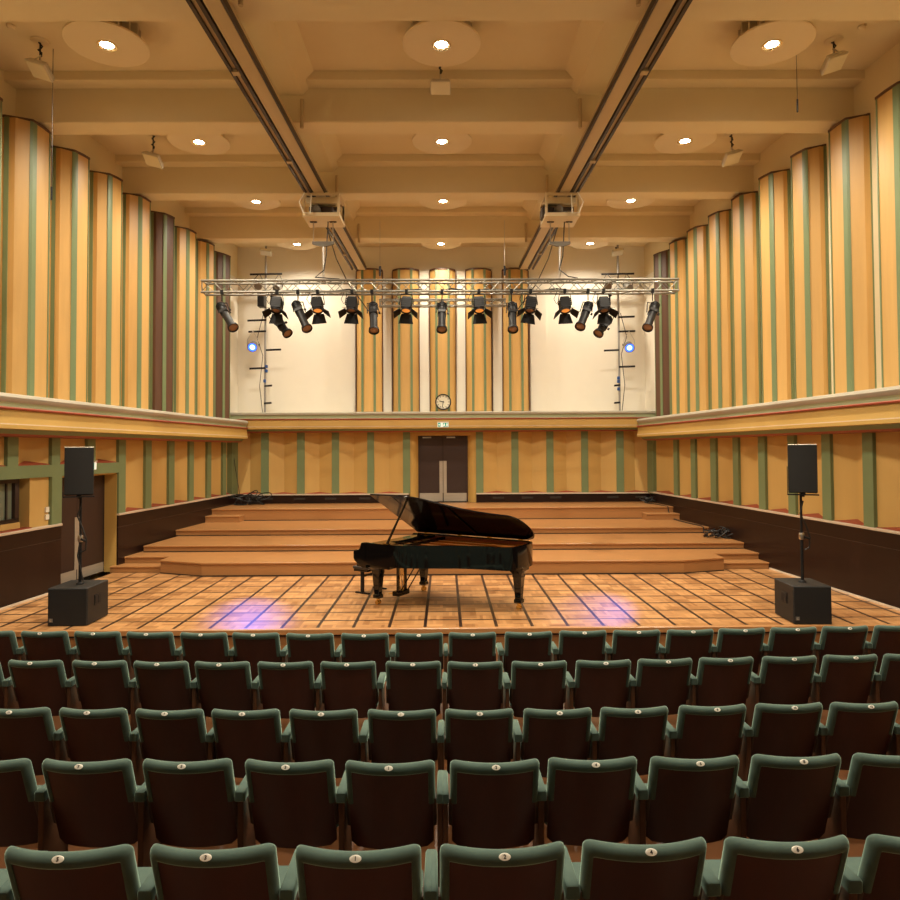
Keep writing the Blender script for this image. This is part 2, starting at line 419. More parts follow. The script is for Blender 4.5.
# wainscot and dado rails
def wains(side, ya, yb, par, end=False):
    q = MB(); wall_prof(q, side, [(-.2,ZF),(.03,ZF),(.03,.86),(-.2,.86)], ya, yb); obj('wainscot_board', q, M['wainscot'], par)
    q = MB(); wall_prof(q, side, [(-.2,.872),(.03,.872),(.03,ZD-.035),(-.2,ZD-.035)], ya, yb); obj('wainscot_frieze', q, M['wainscot'], par)
    q = MB(); wall_prof(q, side, [(-.1,.858),(.022,.858),(.022,.874),(-.1,.874)], ya, yb); obj('wainscot_groove', q, M['bracket'], par)
    q = MB(); wall_prof(q, side, [(-.15,ZD-.036),(.05,ZD-.036),(.055,ZD-.01),(.04,ZD+.004),(-.15,ZD+.004)], ya, yb); obj('dado_rail', q, M['dado'], par)
bbL = thing('baseboard_left', 'dark polished wainscot along the left wall with cream rail', 'wainscot', (XL(9),9,0), kind='structure')
wains(-1, -.5, doorL0, bbL); wains(-1, doorL1+.0, 19.4, bbL)
bbR = thing('baseboard_right', 'dark polished wainscot along the right wall with cream rail', 'wainscot', (XR(9),9,0), kind='structure')
wains(1, -.5, 19.4, bbR)
q = MB()
wall_prof(q, 1, [(.03,0),(.045,0),(.045,.03),(.03,.03)], YS+.05, 13.2); obj('skirting_strip', q, M['dado'], bbR)
q = MB(); wall_prof(q, -1, [(.03,0),(.045,0),(.045,.03),(.03,.03)], YS+.05, doorL0); obj('skirting_strip', q, M['dado'], bbL)

# left stage door (double leaf, recessed)
dl = thing('door_2', 'dark brown double door recessed in the left wall', 'door', (XL(12.4,-.24), 12.4, 0), kind='structure')
ym = (doorL0+doorL1)/2
for ya, yb in ((doorL0, ym-.004), (ym+.004, doorL1)):
    q = MB(); slab(q, XL, -1, ya, yb, .01, 1.9, -.30, -.24); lf = obj('door_leaf', q, M['door'], dl)
    q = MB(); slab(q, XL, -1, ya+.01, yb-.01, .02, .20, -.245, -.235); obj('kick_plate', q, M['steel'], lf)
q = MB(); slab(q, XL, -1, ym-.07, ym+.07, .2, 1.15, -.245, -.232); obj('push_plate', q, M['steel'], dl)
q = MB(); slab(q, XL, -1, doorL1-.01, doorL1+.03, 0, 1.93, -.32, -.0); obj('door_jamb', q, M['ochre_paint'], dl)
q = MB(); slab(q, XL, -1, doorL0, doorL1, 1.9, 1.94, -.30, -.02); obj('door_head', q, M['ochre_paint'], dl)
q = MB(); slab(q, XL, -1, doorL1-.03, doorL1-.01, 0, 1.9, -.26, -.235); obj('door_edge_strip', q, M['shadow_gap'], dl)

# lower back wall -------------------------------------------------------------
xL, xR = XL(YB), XR(YB)
def bx(x): return onY(x, 460, YB).x
dx0, dx1 = bx(410), bx(476)
w = MB(); w.box(xL-.6, bx(419), YB+.18, YB+.6, -.1, 3.35); w.box(bx(467), xR+.6, YB+.18, YB+.6, -.1, 3.35); w.box(bx(419), bx(467), YB+.18, YB+.6, 2.74, 3.35)
wall_back = struct('wall_back', w, M['ochre_paint'], label='lower back wall of ochre panels behind the stage', cat='wall')
batB = [(bx(a), bx(b)) for a, b in ((261.3,269),(297.2,304.8),(332,339.2),(367.4,374.2),(403,410.2),(476,483.2),(511.4,518.4),(546.4,553.4),(581.2,588),(616.2,623.6))]
ZBT = 2.86; ZBD = 1.10
prev = xL
for a, b in batB + [(xR, xR)]:
    if abs(prev-batB[4][1]) > .01:
        p, s = MB(), MB(); m_ = (prev+a)/2
        p.loft([[(prev, YB+.0, z), (m_, YB+.15, z), (a, YB+.0, z), (a, YB+.2, z), (prev, YB+.2, z)] for z in (ZBD, ZBT)])
        s.loft([[(prev,YB,ZBD-.01),(a,YB,ZBD-.01),(a,YB+.01,ZBD-.01),(m_,YB+.16,ZBD-.01),(prev,YB+.01,ZBD-.01)],[(prev,YB,ZBD+.006),(a,YB,ZBD+.006),(a,YB+.01,ZBD+.006),(m_,YB+.16,ZBD+.05),(prev,YB+.01,ZBD+.006)]])
        obj('wall_panel', p, M['ochre'], wall_back); obj('red_sill', s, M['red_paint'], wall_back)
    if b > a: obj('green_batten', MB().box(a, b, YB-.035, YB+.1, ZBD, ZBT), M['green_paint'], wall_back)
    prev = b
# curved door reveals
for s, xa, xb in ((-1, dx0, bx(419)), (1, dx1, bx(467))):
    n = 8; pts = [(xa + (xb-xa)*math.sin(PI/2*k/n), YB+.30*(1-math.cos(PI/2*k/n))) for k in range(n+1)]
    q = MB(); q.prism(pts + [(xa, YB+.35)], .83, ZBT); obj('door_reveal', q, M['ochre_paint'], wall_back)
q = MB().box(bx(410), bx(476), YB+.05, YB+.3, 2.75, ZBT); obj('door_lintel', q, M['ochre_paint'], wall_back)
# back skirting with vents
bbB = thing('baseboard_back', 'low dark skirting with vents along the back wall', 'skirting', (0, YB, .83), kind='structure')
for xa, xb in ((xL, bx(409)), (bx(476), xR)):
    obj('skirting_board', MB().box(xa, xb, YB-.06, YB+.1, .83, ZBD-.035), M['wainscot'], bbB)
    obj('dado_rail', MB().box(xa, xb, YB-.085, YB+.1, ZBD-.035, ZBD), M['dado'], bbB)
for px in (238,268,300,331,365,498,527,555,612,640):
    c = bx(px); obj('skirting_vent', MB().box(c-.16, c+.16, YB-.068, YB-.055, .93, .99), M['vent'], bbB, .004)
# door back
d1 = thing('door_1', 'dark brown double door in the middle of the back wall', 'door', (bx(443), YB+.25, .83), kind='structure')
xm = bx(443); x0, x1 = bx(419), bx(467)
for xa, xb in ((x0, xm-.004), (xm+.004, x1)):
    lf = obj('door_leaf', MB().box(xa, xb, YB+.20, YB+.26, .84, 2.73), M['door'], d1)
    obj('kick_plate', MB().box(xa+.01, xb-.01, YB+.19, YB+.205, .85, 1.09), M['steel'], lf)
    obj('push_plate', MB().box(xm-.105 if xb<xm else xm+.006, xm-.006 if xb<xm else xm+.105, YB+.188, YB+.205, 1.09, 2.02), M['steel'], lf)
    obj('door_closer', MB().box(xa+.1, xa+.35, YB+.15, YB+.2, 2.68, 2.72), M['chrome'], lf)
fr = MB(); fr.box(x0-.03, x0, YB+.17, YB+.3, .83, 2.77); fr.box(x1, x1+.03, YB+.17, YB+.3, .83, 2.77); fr.box(x0, x1, YB+.17, YB+.3, 2.735, 2.77)
obj('door_frame', fr, M['door'], d1)

# ledges ------------------------------------------------------------------
def ledge(name, label, side, ya, yb):
    root = thing(name, label, 'ledge', ((XL if side < 0 else XR)(10), 10, 3.1), kind='structure')
    def P(n, prof, m): q = MB(); wall_prof(q, side, prof, ya, yb); obj(n, q, m, root)
    P('cream_lip', [(-1.1,3.09),(.38,3.17),(.45,3.185),(.49,3.17),(.505,3.13),(.49,3.085),(.46,3.06),(-1.1,3.0)], M['cream_lip'])
    P('pale_green_cove', [(-.2,3.06),(.465,3.06),(.45,3.03),(.455,3.0),(.47,2.99),(-.2,2.985)], M['pale_green'])
    P('red_bead', [(-.2,2.99),(.49,2.99),(.51,2.975),(.505,2.955),(.485,2.95),(-.2,2.95)], M['red_paint'])
    P('ochre_fascia', [(-.2,2.95),(.47,2.95),(.475,2.83),(.485,2.74),(.495,2.735),(.495,2.68),(.35,2.67),(-.2,2.67)], M['ochre_paint'])
    P('white_line', [(.47,2.752),(.49,2.752),(.49,2.738),(.47,2.738)], M['dado'])
    P('green_soffit', [(-.2,2.68),(.40,2.68),(.36,2.64),(.34,2.61),(-.2,2.61)], M['green_paint'])
    P('red_moulding', [(-.2,2.61),(.33,2.61),(.31,2.585),(.26,2.575),(-.2,2.575)], M['red_paint'])
ledge('trim_1', 'painted ledge with cream lip along the left wall', -1, -.5, 19.08)
ledge('trim_2', 'painted ledge with cream lip along the right wall', 1, -.5, 19.08)
root = thing('trim_3', 'painted ledge with cream lip above the rear door', 'ledge', (0, YB, 3.0), kind='structure')
def PB(n, prof, m):
    q = MB(); q.loft([[(x, YB-d, z) for d, z in prof] for x in (xL-.55, xR+.55)]); obj(n, q, m, root)
PB('cream_lip', [(-.8,3.36),(.34,3.41),(.40,3.42),(.43,3.40),(.43,3.35),(.40,3.33),(-.8,3.2)], M['cream_lip'])
PB('pale_green_cove', [(-.3,3.33),(.40,3.33),(.39,3.27),(.40,3.235),(-.3,3.235)], M['pale_green'])
PB('red_bead', [(-.3,3.235),(.42,3.235),(.435,3.22),(.42,3.20),(-.3,3.20)], M['red_paint'])
PB('ochre_fascia', [(-.3,3.20),(.40,3.20),(.41,3.0),(.42,2.99),(.42,2.95),(.3,2.94),(-.3,2.94)], M['ochre_paint'])
PB('white_line', [(.40,3.018),(.416,3.018),(.416,3.004),(.40,3.004)], M['dado'])
PB('green_soffit', [(-.3,2.945),(.32,2.945),(.28,2.885),(-.3,2.885)], M['green_paint'])
PB('red_moulding', [(-.3,2.885),(.28,2.885),(.25,2.855),(-.3,2.855)], M['red_paint'])

# upper walls, back alcove and hall rear -------------------------------------
for nm, F, s, lab in (('wall_upper_left', XUL, -1, 'plain upper left wall behind the pleated wood panels'), ('wall_upper_right', XUR, 1, 'plain upper right wall behind the pleated wood panels')):
    q = MB(); q.loft([[(F(y), y, 2.9), (F(y)+s*.3, y, 2.9), (F(y)+s*.3, y, 8.6), (F(y), y, 8.6)] for y in (Y0, YU+.3)])
    struct(nm, q, M['ceiling'], label=lab, cat='wall')
q = MB().box(XUL(YU)-.3, XUR(YU)+.3, YU, YU+.3, 3.2, 8.6)
upb = struct('wall_upper_back', q, M['white_plaster'], label='white upper wall of the alcove above the rear ledge', cat='wall')
q = MB().box(-8.6, 8.3, Y0-.3, Y0, ZF-.2, 8.6)
struct('wall_rear', q, M['white_plaster'], label='rear wall of the hall behind the audience', cat='wall')
def ux(x, Y=YU): return onY(x, 340, Y).x
for k, (a, b) in enumerate(((382.5,392),(419,429.5),(456,466),(492.5,503))):
    obj('white_pilaster', MB().box(ux(a), ux(b), YU-.16, YU+.02, 3.3, 7.68), M['white_plaster'], upb)
for a, b in ((341,355.5),(530,546)):
    obj('white_margin', MB().box(ux(a), ux(b), YU-.07, YU+.02, 3.3, 7.55), M['white_plaster'], upb)
for F, s in ((XUL, 1), (XUR, -1)):
    q = MB(); q.loft([[(F(y)+s*.004, y, 3.3), (F(y)+s*.012, y, 3.3), (F(y)+s*.012, y, 7.5), (F(y)+s*.004, y, 7.5)] for y in (18.9, YU)])
    obj('white_return', q, M['white_plaster'], upb)

# pleated wood panels on the side walls ---------------------------------------
bk = [(6.925,10.70),(6.80,11.80),(6.69,12.86),(6.59,13.98),(6.47,15.05),(6.355,16.08),(6.22,17.11),(6.10,18.10)]
bd = [(6.575,10.86),(6.51,11.97),(6.395,13.0),(6.305,14.10),(6.236,15.19),(6.117,16.24),(6.01,17.30),(5.935,18.36)]
fr_ = [(6.545,11.29),(6.417,12.29),(6.30,13.31),(6.236,14.45),(6.137,15.48),(6.043,16.59),(5.93,17.57),(5.84,18.61)]
for k in range(1, 5):                       # towards the audience, mostly out of the frame
    bk.insert(0, (7.025+.09*(k-1), 9.62-1.09*(k-1))); bd.insert(0, (6.70+.09*(k-1), 9.78-1.09*(k-1))); fr_.insert(0, (6.655+.09*(k-1), 10.21-1.09*(k-1)))
ordn = ['first','second','third','fourth','fifth','sixth','seventh','eighth','ninth','tenth','eleventh','twelfth']
def lerp(a, b, t): return (a[0]+(b[0]-a[0])*t, a[1]+(b[1]-a[1])*t)
for s in (-1, 1):
    for k in range(len(bk)):
        n_from = len(bk)-k
        dark = (k in (8, 11)) if s < 0 else (k == 11)
        def W(p): return (s*p[0] + (-.035), p[1])
        P0, P1, P3 = bk[k], bd[k], fr_[k]
        Y_end = P3[1]+.28
        back = (abs(XUL(P3[1]) if s < 0 else XUR(P3[1]))-.0, Y_end)
        back0 = (abs(XUL(P0[1]) if s < 0 else XUR(P0[1]))-.0, P0[1])
        mid = (lerp(P0, P1, .46)[0], lerp(P0, P1, .46)[1]-.06)
        P2 = (lerp(P1, P3, .5)[0]-.015, lerp(P1, P3, .5)[1])
        poly = [back0, P0, mid, P1, P2, P3, (P3[0]+.12, P3[1]+.05), back]
        poly = [W((max(p[0], 0), p[1])) for p in poly]
        base = W(P1)
        sd = 'left' if s < 0 else 'right'
        lab = '%s wood panel, %s from the back of the %s upper wall' % ('dark walnut' if dark else 'pleated maple', ordn[n_from-1], sd)
        t = thing('pleated_panel', lab, 'wall panel', (base[0], base[1], 3.12), group='pleated wood panels of the %s wall' % sd)
        obj('panel_body', MB().prism(poly, 3.08, 7.66), M['walnut' if dark else 'maple'], t, smooth=20)
        obj('panel_cap', MB().prism([W(p) for p in (back0, (P0[0]-.01,P0[1]-.01), (P1[0]-.015,P1[1]-.01), (P2[0]-.015,P2[1]), (P3[0]-.015,P3[1]+.01), (P3[0]+.1,P3[1]+.06), back)], 7.66, 7.70), M['walnut'], t)
        # green strips: at the near root, at the bend and at the far edge
        def strip(pa, pb, th=.012):
            a_, b2 = Vector(pa), Vector(pb); d = (b2-a_).normalized(); nrm = Vector((-abs(d.y), -abs(d.x))) if True else 0
            nrm = Vector((-d.y, d.x))
            if nrm.x > 0: nrm = -nrm
            q = [a_-nrm*.004, b2-nrm*.004, b2+nrm*th, a_+nrm*th]
            obj('green_strip', MB().prism([W((v.x, v.y)) for v in q], 3.08, 7.665), M['green_paint'], t)
        strip(P0, lerp(P0, mid, .45))
        pth = [Vector(lerp(P1, mid, .16)), Vector(P1), Vector(lerp(P1, P2, .40))]
        def nrm_(a_, b2):
            d = (b2-a_).normalized(); n_ = Vector((-d.y, d.x)); return n_ if n_.x < 0 else -n_
        n0, n1 = nrm_(pth[0], pth[1]), nrm_(pth[1], pth[2]); nm_ = (n0+n1).normalized()
        q = [p - n_*.004 for p, n_ in zip(pth, (n0, nm_, n1))] + [p + n_*.012 for p, n_ in zip(pth[::-1], (n1, nm_, n0))]
        obj('green_strip', MB().prism([W((v.x, v.y)) for v in q], 3.08, 7.665), M['green_paint'], t)
        strip(lerp(P3, P2, .12), P3)

# pleated panels of the back alcove --------------------------------------------
for k, (a, b) in enumerate(((356,382),(392.6,418.8),(430,455.6),(466.2,491.8),(503.2,529))):
    xa, xb = ux(a, 20.0), ux(b, 20.0); wd = xb-xa; yf = YU-.42
    pts = [(xa, YU), (xa, YU-.2), (xa+.1*wd, YU-.30), (xa+.27*wd, yf+.02), (xa+.5*wd, yf), (xa+.73*wd, yf+.02), (xa+.9*wd, YU-.30), (xb, YU-.2), (xb, YU)]
    lab = ['leftmost pleated maple panel of the white rear alcove', 'second pleated maple panel from the left in the rear alcove', 'middle pleated maple panel behind the wall clock', 'fourth pleated maple panel from the left in the rear alcove', 'rightmost pleated maple panel of the white rear alcove'][k]
    t = thing('pleated_panel', lab, 'wall panel', ((xa+xb)/2, YU-.2, 3.4), group='pleated wood panels of the rear alcove')
    obj('panel_body', MB().prism(pts, 3.33, 7.66), M['maple'], t, smooth=20)
    cap = [((x-(xa+xb)/2)*1.03+(xa+xb)/2, y if y >= YU else y-.02) for x, y in pts]
    obj('panel_cap', MB().prism(cap, 7.66, 7.71), M['walnut'], t)
    obj('panel_foot', MB().prism(cap, 3.35, 3.47), M['walnut'], t)
    for fa, fb in ((.21,.30),(.68,.77)):
        ya = YU-.30-(.10)*(fa-.1)/.17 if fa < .27 else yf+.02
        obj('green_strip', MB().box(xa+fa*wd, xa+fb*wd, yf-.008, yf+.06, 3.33, 7.665), M['green_paint'], t)
    for e, sg in ((xa, 1), (xb, -1)):
        obj('edge_strip', MB().box(min(e, e-sg*.02), max(e, e-sg*.02), YU-.24, YU-.02, 3.33, 7.66), M['walnut'], t)

# ceiling ----------------------------------------------------------------------
q = MB().box(-8.7, 8.4, Y0-.3, YU+.3, ZSLAB, ZSLAB+.25)
ceil = struct('ceiling', q, M['ceiling'], label='cream coffered ceiling with deep beams', cat='ceiling')
beamY = [(11.075-3.077*k, 11.52-3.077*k) for k in range(5, 0, -1)] + [(11.075,11.52),(14.18,14.60),(17.23,17.65)]
def span(ya, yb, z0, z1, pad=.1):
    q = MB(); q.loft([[(XUL(y)-pad, y, z0), (XUR(y)+pad, y, z0), (XUR(y)+pad, y, z1), (XUL(y)-pad, y, z1)] for y in (ya, yb)]); return q
for ya, yb in beamY:
    if yb < Y0: continue
    obj('cross_beam', span(ya, yb, ZBEAM, ZSLAB+.02), M['ceiling'], ceil, .015)
    obj('coffer_step', span(ya-.27, ya, ZSTEP, ZSLAB+.01), M['ceiling'], ceil, .01)
for s in (-1, 1):
    xi = -.05 + s*2.26; xo = -.05 + s*3.05
    q = MB(); q.loft([[(xi-s*.24, y, ZSLAB+.01), (xi, y, 8.20), (xo, y, 8.20), (xo, y, ZSLAB+.01)] for y in (Y0, 17.3)])
    obj('long_beam', q, M['ceiling'], ceil)

# ceiling lamps -----------------------------------------------------------------
ZDISC = 8.15
def downlight(label, x, y, power, seen=True):
    t = thing('ceiling_lamp', label, 'ceiling light', (x, y, ZDISC), group='round ceiling lamps')
    obj('lamp_disc', MB().lathe([(.09,ZDISC+.0),(.53,ZDISC-.005),(.56,ZDISC+.005),(.56,ZDISC+.03),(.50,ZDISC+.045),(.10,ZDISC+.05)], 48, Matrix.Translation((x,y,0)), cap=False), M['disc'], t)
    q = MB()
    for k in range(16):
        a = 2*PI*k/16; Mx = Matrix.Translation((x,y,0)) @ Matrix.Rotation(a, 4, 'Z')
        q.box(.30, .44, -.012, .012, ZDISC+.05, ZSLAB, Mx)
    obj('disc_spacer', q, M['lamp_grey'], t)
    obj('lamp_can', MB().lathe([(.26,ZDISC+.045),(.26,ZSLAB)], 24, Matrix.Translation((x,y,0))), M['beam_cream'], t)
    obj('reflector_ring', MB().lathe([(.085,ZDISC+.03),(.12,ZDISC-.012),(.135,ZDISC-.012),(.14,ZDISC+.0)], 24, Matrix.Translation((x,y,0)), cap=False), M['reflector'], t)
    obj('lamp_lens', MB().lathe([(.001,ZDISC-.006),(.07,ZDISC-.006),(.10,ZDISC+.012)], 24, Matrix.Translation((x,y,0)), cap=False), M['lit_lens'], t)
    l = bpy.data.lights.new('lamp_light', 'SPOT'); l.energy = power; l.color = LAMP; l.spot_size = R(156); l.spot_blend = .75; l.shadow_soft_size = .09
    o = bpy.data.objects.new('lamp_light', l); C.objects.link(o); o.location = (0,0,-.03); o.parent = t
LAMP = (1.0, .885, .70)
rows = ['nearest visible lamp row', 'second lamp row', 'third lamp row', 'rearmost lamp row']
xs = [(107,441.5,772),(199,442,685),(256,443,631),(297,441,590)]
ysr = [9.60, 12.67, 15.75, 19.05]
for i in range(4):
    for j in range(3):
        p = onY(xs[i][j], (45,142,201,243.5)[i], ysr[i]); 
        downlight('%s round ceiling lamp in the %s' % (('left','middle','right')[j], rows[i]), p.x, ysr[i], (560,560,460,380)[i])
for j, x in enumerate((-4.95, -.05, 4.85)):
    downlight('%s round ceiling lamp above the fourth row of seats' % ('left','middle','right')[j], x, 6.45, 680)
    downlight('%s round ceiling lamp above the rear of the hall' % ('left','middle','right')[j], x, 2.4, 620)

# smoke detectors and pull rods
for lab, px, py in (('round smoke detector near the left edge of the ceiling',11,25),('round smoke detector near the right edge of the ceiling',862,26)):
    p = onZ(px, py, ZSLAB)
    o = obj('smoke_detector', MB().lathe([(.055,ZSLAB),(.06,ZSLAB-.03),(.035,ZSLAB-.055),(.001,ZSLAB-.055)], 20, Matrix.Translation((p.x,p.y,0))), M['disc'], at=p); tag(o, lab, 'smoke detector', 'smoke detectors')
for lab, px, py, py2, Y in (('thin hanging pull rod in front of the left pleated panels',52,24,200,10.2),('thin hanging pull rod in front of the right ceiling beam',798,56,112,10.4)):
    a, b_ = onY(px, py, Y), onY(px-.5, py2, Y)
    t = thing('pull_rod', lab, 'rod', (b_.x, Y, ZSLAB))
    obj('rod', MB().tube([(b_.x,Y,ZSLAB+.01),(b_.x,Y,b_.z+.2)], .0045, 6), M['vent'], t)
    obj('rod_handle', MB().tube([(b_.x,Y,b_.z+.2),(b_.x,Y,b_.z)], .014, 8), M['black_metal'], t)

# hanging floodlights ------------------------------------------------------------
def flood(label, top, body, Y, yaw, tilt, w=.26, short=False):
    a, b_ = onY(*top, Y), onY(*body, Y)
    t = thing('hanging_floodlight', label, 'floodlight', b_, group='hanging floodlights')
    obj('ceiling_rose', MB().lathe([(.13,ZSLAB),(.12,ZSLAB-.02),(.02,ZSLAB-.03)], 20, Matrix.Translation((b_.x,Y,0))), M['disc'], t)
    obj('cable', MB().tube([(b_.x,Y,ZSLAB-.02),(b_.x,Y,b_.z+.1)], .012, 6), M['rubber'], t)
    Mx = Matrix.Translation(b_) @ Matrix.Rotation(-.55, 4, 'X') @ Matrix.Rotation(yaw, 4, 'Z') @ Matrix.Rotation(tilt, 4, 'Y')
    q = MB(); q.loft([[(-w*.6,-w*.45,.07),(w*.6,-w*.45,.07),(w*.6,w*.45,.07),(-w*.6,w*.45,.07)],[(-w*.75,-w*.55,-.03),(w*.75,-w*.55,-.03),(w*.75,w*.55,-.03),(-w*.75,w*.55,-.03)]], M=Mx)
    obj('lamp_housing', q, M['lamp_grey'], t, .01)
    obj('lamp_glass', MB().box(-w*.66, w*.66, -w*.47, w*.47, -.04, -.028, Mx), M['flood_glass'], t)
    q = MB(); q.tube([Mx@Vector((0,-w*.6,0)), Mx@Vector((0,-w*.6,.12)), b_+Vector((0,0,.13)), Mx@Vector((0,w*.6,.12)), Mx@Vector((0,w*.6,0))], .01, 6); obj('yoke', q, M['chrome'], t)
    q = MB(); pts = [b_+Vector((.03*math.sin(k*1.9), .03*math.cos(k*1.9), .22+.035*k)) for k in range(9)]; q.tube(pts, .012, 6); obj('cable_coil', q, M['rubber'], t)
flood('tilted floodlight hanging near the top left corner', (38,27), (40,70), 10.0, 0, .45)
flood('small floodlight hanging beside the second left pleated panel', (150,137), (153,160), 13.0, 0, .4)
flood('tilted floodlight hanging near the top right corner', (838,27), (834,63), 10.0, PI, .45)
flood('small floodlight hanging beside the right ceiling lamp of the second row', (733,136), (732,158), 13.0, PI, .4)
flood('grey floodlight hanging below the middle nearest ceiling lamp', (440,70), (440.5,87), 10.6, 0, 0, .22)

# trolley rails and hoists ---------------------------------------------------------
ZR = 7.52
for s, lab in ((-1, 'left'), (1, 'right')):
    t = thing('ceiling_rail', 'long %s trolley rail with dark tracks under the ceiling beams' % lab, 'rail', (s*2.7, 10, ZR), group='trolley rails')
    def xe(Y): return s*(3.117-.0256*Y)-.03           # outer edge
    def xbar(n, o0, o1, z0, z1, m):
        q = MB(); q.loft([[(xe(y)-s*o0, y, z0), (xe(y)-s*o1, y, z0), (xe(y)-s*o1, y, z1), (xe(y)-s*o0, y, z1)] for y in (Y0+.2, 19.45)]); obj(n, q, m, t)
    xbar('outer_track', .0, .045, ZR, ZR+.12, M['track']); xbar('track_web', .045, .115, ZR+.04, ZR+.2, M['beam_cream'])
    xbar('middle_track', .115, .165, ZR, ZR+.12, M['track']); xbar('rail_beam', .19, .39, ZR+.01, ZR+.23, M['beam_cream'])
    xbar('inner_track', .40, .425, ZR, ZR+.1, M['track']); xbar('rail_spine', .165, .40, ZR+.10, ZR+.2, M['beam_cream'])
    for y in [Y0+1.1+k*2.9 for k in range(8)]:
        q = MB(); x = xe(y); q.box(min(x-s*.03, x-s*.13), max(x-s*.03, x-s*.13), y-.05, y+.05, ZR-.012, ZR+.05); obj('track_clip', q, M['beam_cream'], t)
    for ya, yb in beamY:
        if yb < 8: continue
        x = xe(ya)-s*.55
        obj('rail_hanger', MB().tube([(x, ya-.06, ZR+.1), (x, ya-.06, 8.1)], .03, 8), M['beam_cream'], t)
    # hoist: open box with a motor
    Yh = 13.55; fx0, fx1 = (302.6, 339.4) if s < 0 else (545.2, 580)
    p0, p1 = onY(fx0, 192.5, Yh), onY(fx1, 214.5, Yh); zt, zb = p0.z, p1.z
    x0, x1 = p0.x, p1.x; yb = Yh+.72
    hst = thing('truss_hoist', '%s open motor box hoist hanging under the ceiling rail' % lab, 'hoist', ((x0+x1)/2, Yh, zb), group='motor hoists')
    fr = MB(); w = .045
    for x in (x0, x1-w):
        for y in (Yh, yb-w): fr.box(x, x+w, y, y+w, zb, zt)
    for y in (Yh, yb-w):
        fr.box(x0+w, x1-w, y, y+w, zt-w, zt); fr.box(x0+w, x1-w, y, y+w, zb, zb+w)
    for x in (x0, x1-w):
        fr.box(x, x+w, Yh+w, yb-w, zt-w, zt); fr.box(x, x+w, Yh+w, yb-w, zb, zb+w)
    obj('box_frame', fr, M['hoist_cream'], hst)
    obj('base_plate', MB().box(x0, x1, Yh, yb, zb-.025, zb), M['hoist_cream'], hst)
    obj('top_beam', MB().box(x0+.05, x1-.05, Yh+.12, Yh+.22, zt-.17, zt-.05), M['hoist_cream'], hst)
    mx = x0 + (.33 if s < 0 else .42)*(x1-x0); zc = zb+.16
    Mr = Matrix.Translation((mx, Yh+.16, zc)) @ Matrix.Rotation(PI/2, 4, 'X')
    obj('motor', MB().lathe([(.01,.08),(.05,.08),(.085,.05),(.09,.02),(.09,-.2),(.001,-.2)], 20, Mr), M['grey_motor'], hst)
    obj('gear_box', MB().box(mx+(.1 if s < 0 else -.34), mx+(.34 if s < 0 else -.1), Yh+.15, Yh+.45, zb+.02, zb+.22), M['track'], hst, .015)
    obj('motor_shelf', MB().box(x0+.05, x1-.05, Yh+.4, Yh+.48, zb+.22, zb+.3), M['track'], hst)
    cxl, cxr = (313.5, 333) if s < 0 else (550.5, 569)
    yc = Yh+.35
    pl = onY((cxl+cxr)/2, 244, yc); zpl = pl.z
    for px in (cxl, cxr):
        x = onY(px, 230, yc).x
        q = MB(); n = 26
        for k in range(n):
            z = zb-.03-(zb-.03-zpl)*(k+.5)/n
            q.box(x-(.012 if k % 2 else .005), x+(.012 if k % 2 else .005), yc-(.005 if k % 2 else .012), yc+(.005 if k % 2 else .012), z-.014, z+.014)
        obj('hoist_chain', q, M['chrome'], hst)
        obj('chain_anchor', MB().box(x-.07, x+.07, yc-.02, yc+.02, zb-.045, zb-.025), M['track'], hst)
    xa, xb = onY(cxl-1, 242, yc).x, onY(cxr+1, 242, yc).x; xm_ = (xa+xb)/2
    obj('spreader_plate', MB().loft([[(xa,yy,zpl+.045),(xb,yy,zpl+.045),(xb,yy,zpl-.005),(xm_+.07,yy,zpl-.05),(xm_-.07,yy,zpl-.05),(xa,yy,zpl-.005)] for yy in (yc-.03, yc+.03)]), M['grey_motor'], hst)
    ztr = onY(300, 281, Yh+.2).z
    obj('drop_rod', MB().tube([(xm_,yc,zpl-.04),(xm_+s*-.01,yc,ztr-.02)], .022, 8), M['chrome'], hst)
    obj('drop_cable', MB().tube([(xm_+.1,yc,zb-.03),(xm_+.06,yc,zpl-.25),(xm_-.02*s,yc-.03,ztr+.25),(xm_-.16*s*-1,yc-.05,ztr+.1),(xm_+.35,yc-.1,ztr+.05)], .012, 6), M['rubber'], hst)
    # loose cable loop from the box along the rail
    q = MB(); xx = xe(14)-s*.05
    q.tube([(x0+.05 if s<0 else x1-.05, Yh-.03, zt), (x0-.06 if s<0 else x1+.06, Yh-.03, zt-.2), (x0+.02 if s<0 else x1-.02, Yh-.03, zb+.03), (x0+.16 if s<0 else x1-.16, Yh-.03, zb+.02), (x0+.18 if s<0 else x1-.18, Yh-.03, zt-.05)], .012, 6)
    obj('white_cable', q, M['plaque'], hst)
    o = MB().tube([(xe(15)-s*.1, 15, ZR), (xe(16.5)-s*.1, 16.5, ZR-.5), (xe(18)-s*.15, 18, ZR-.75), (xe(19)-s*.6, 19, ZR-1.35)], .014, 6)
    tag(obj('rail_cable', o, M['rubber'], at=(xe(15),15,ZR)), 'black slack cable below the far end of the %s ceiling rail' % lab, 'cable', 'rail cables')

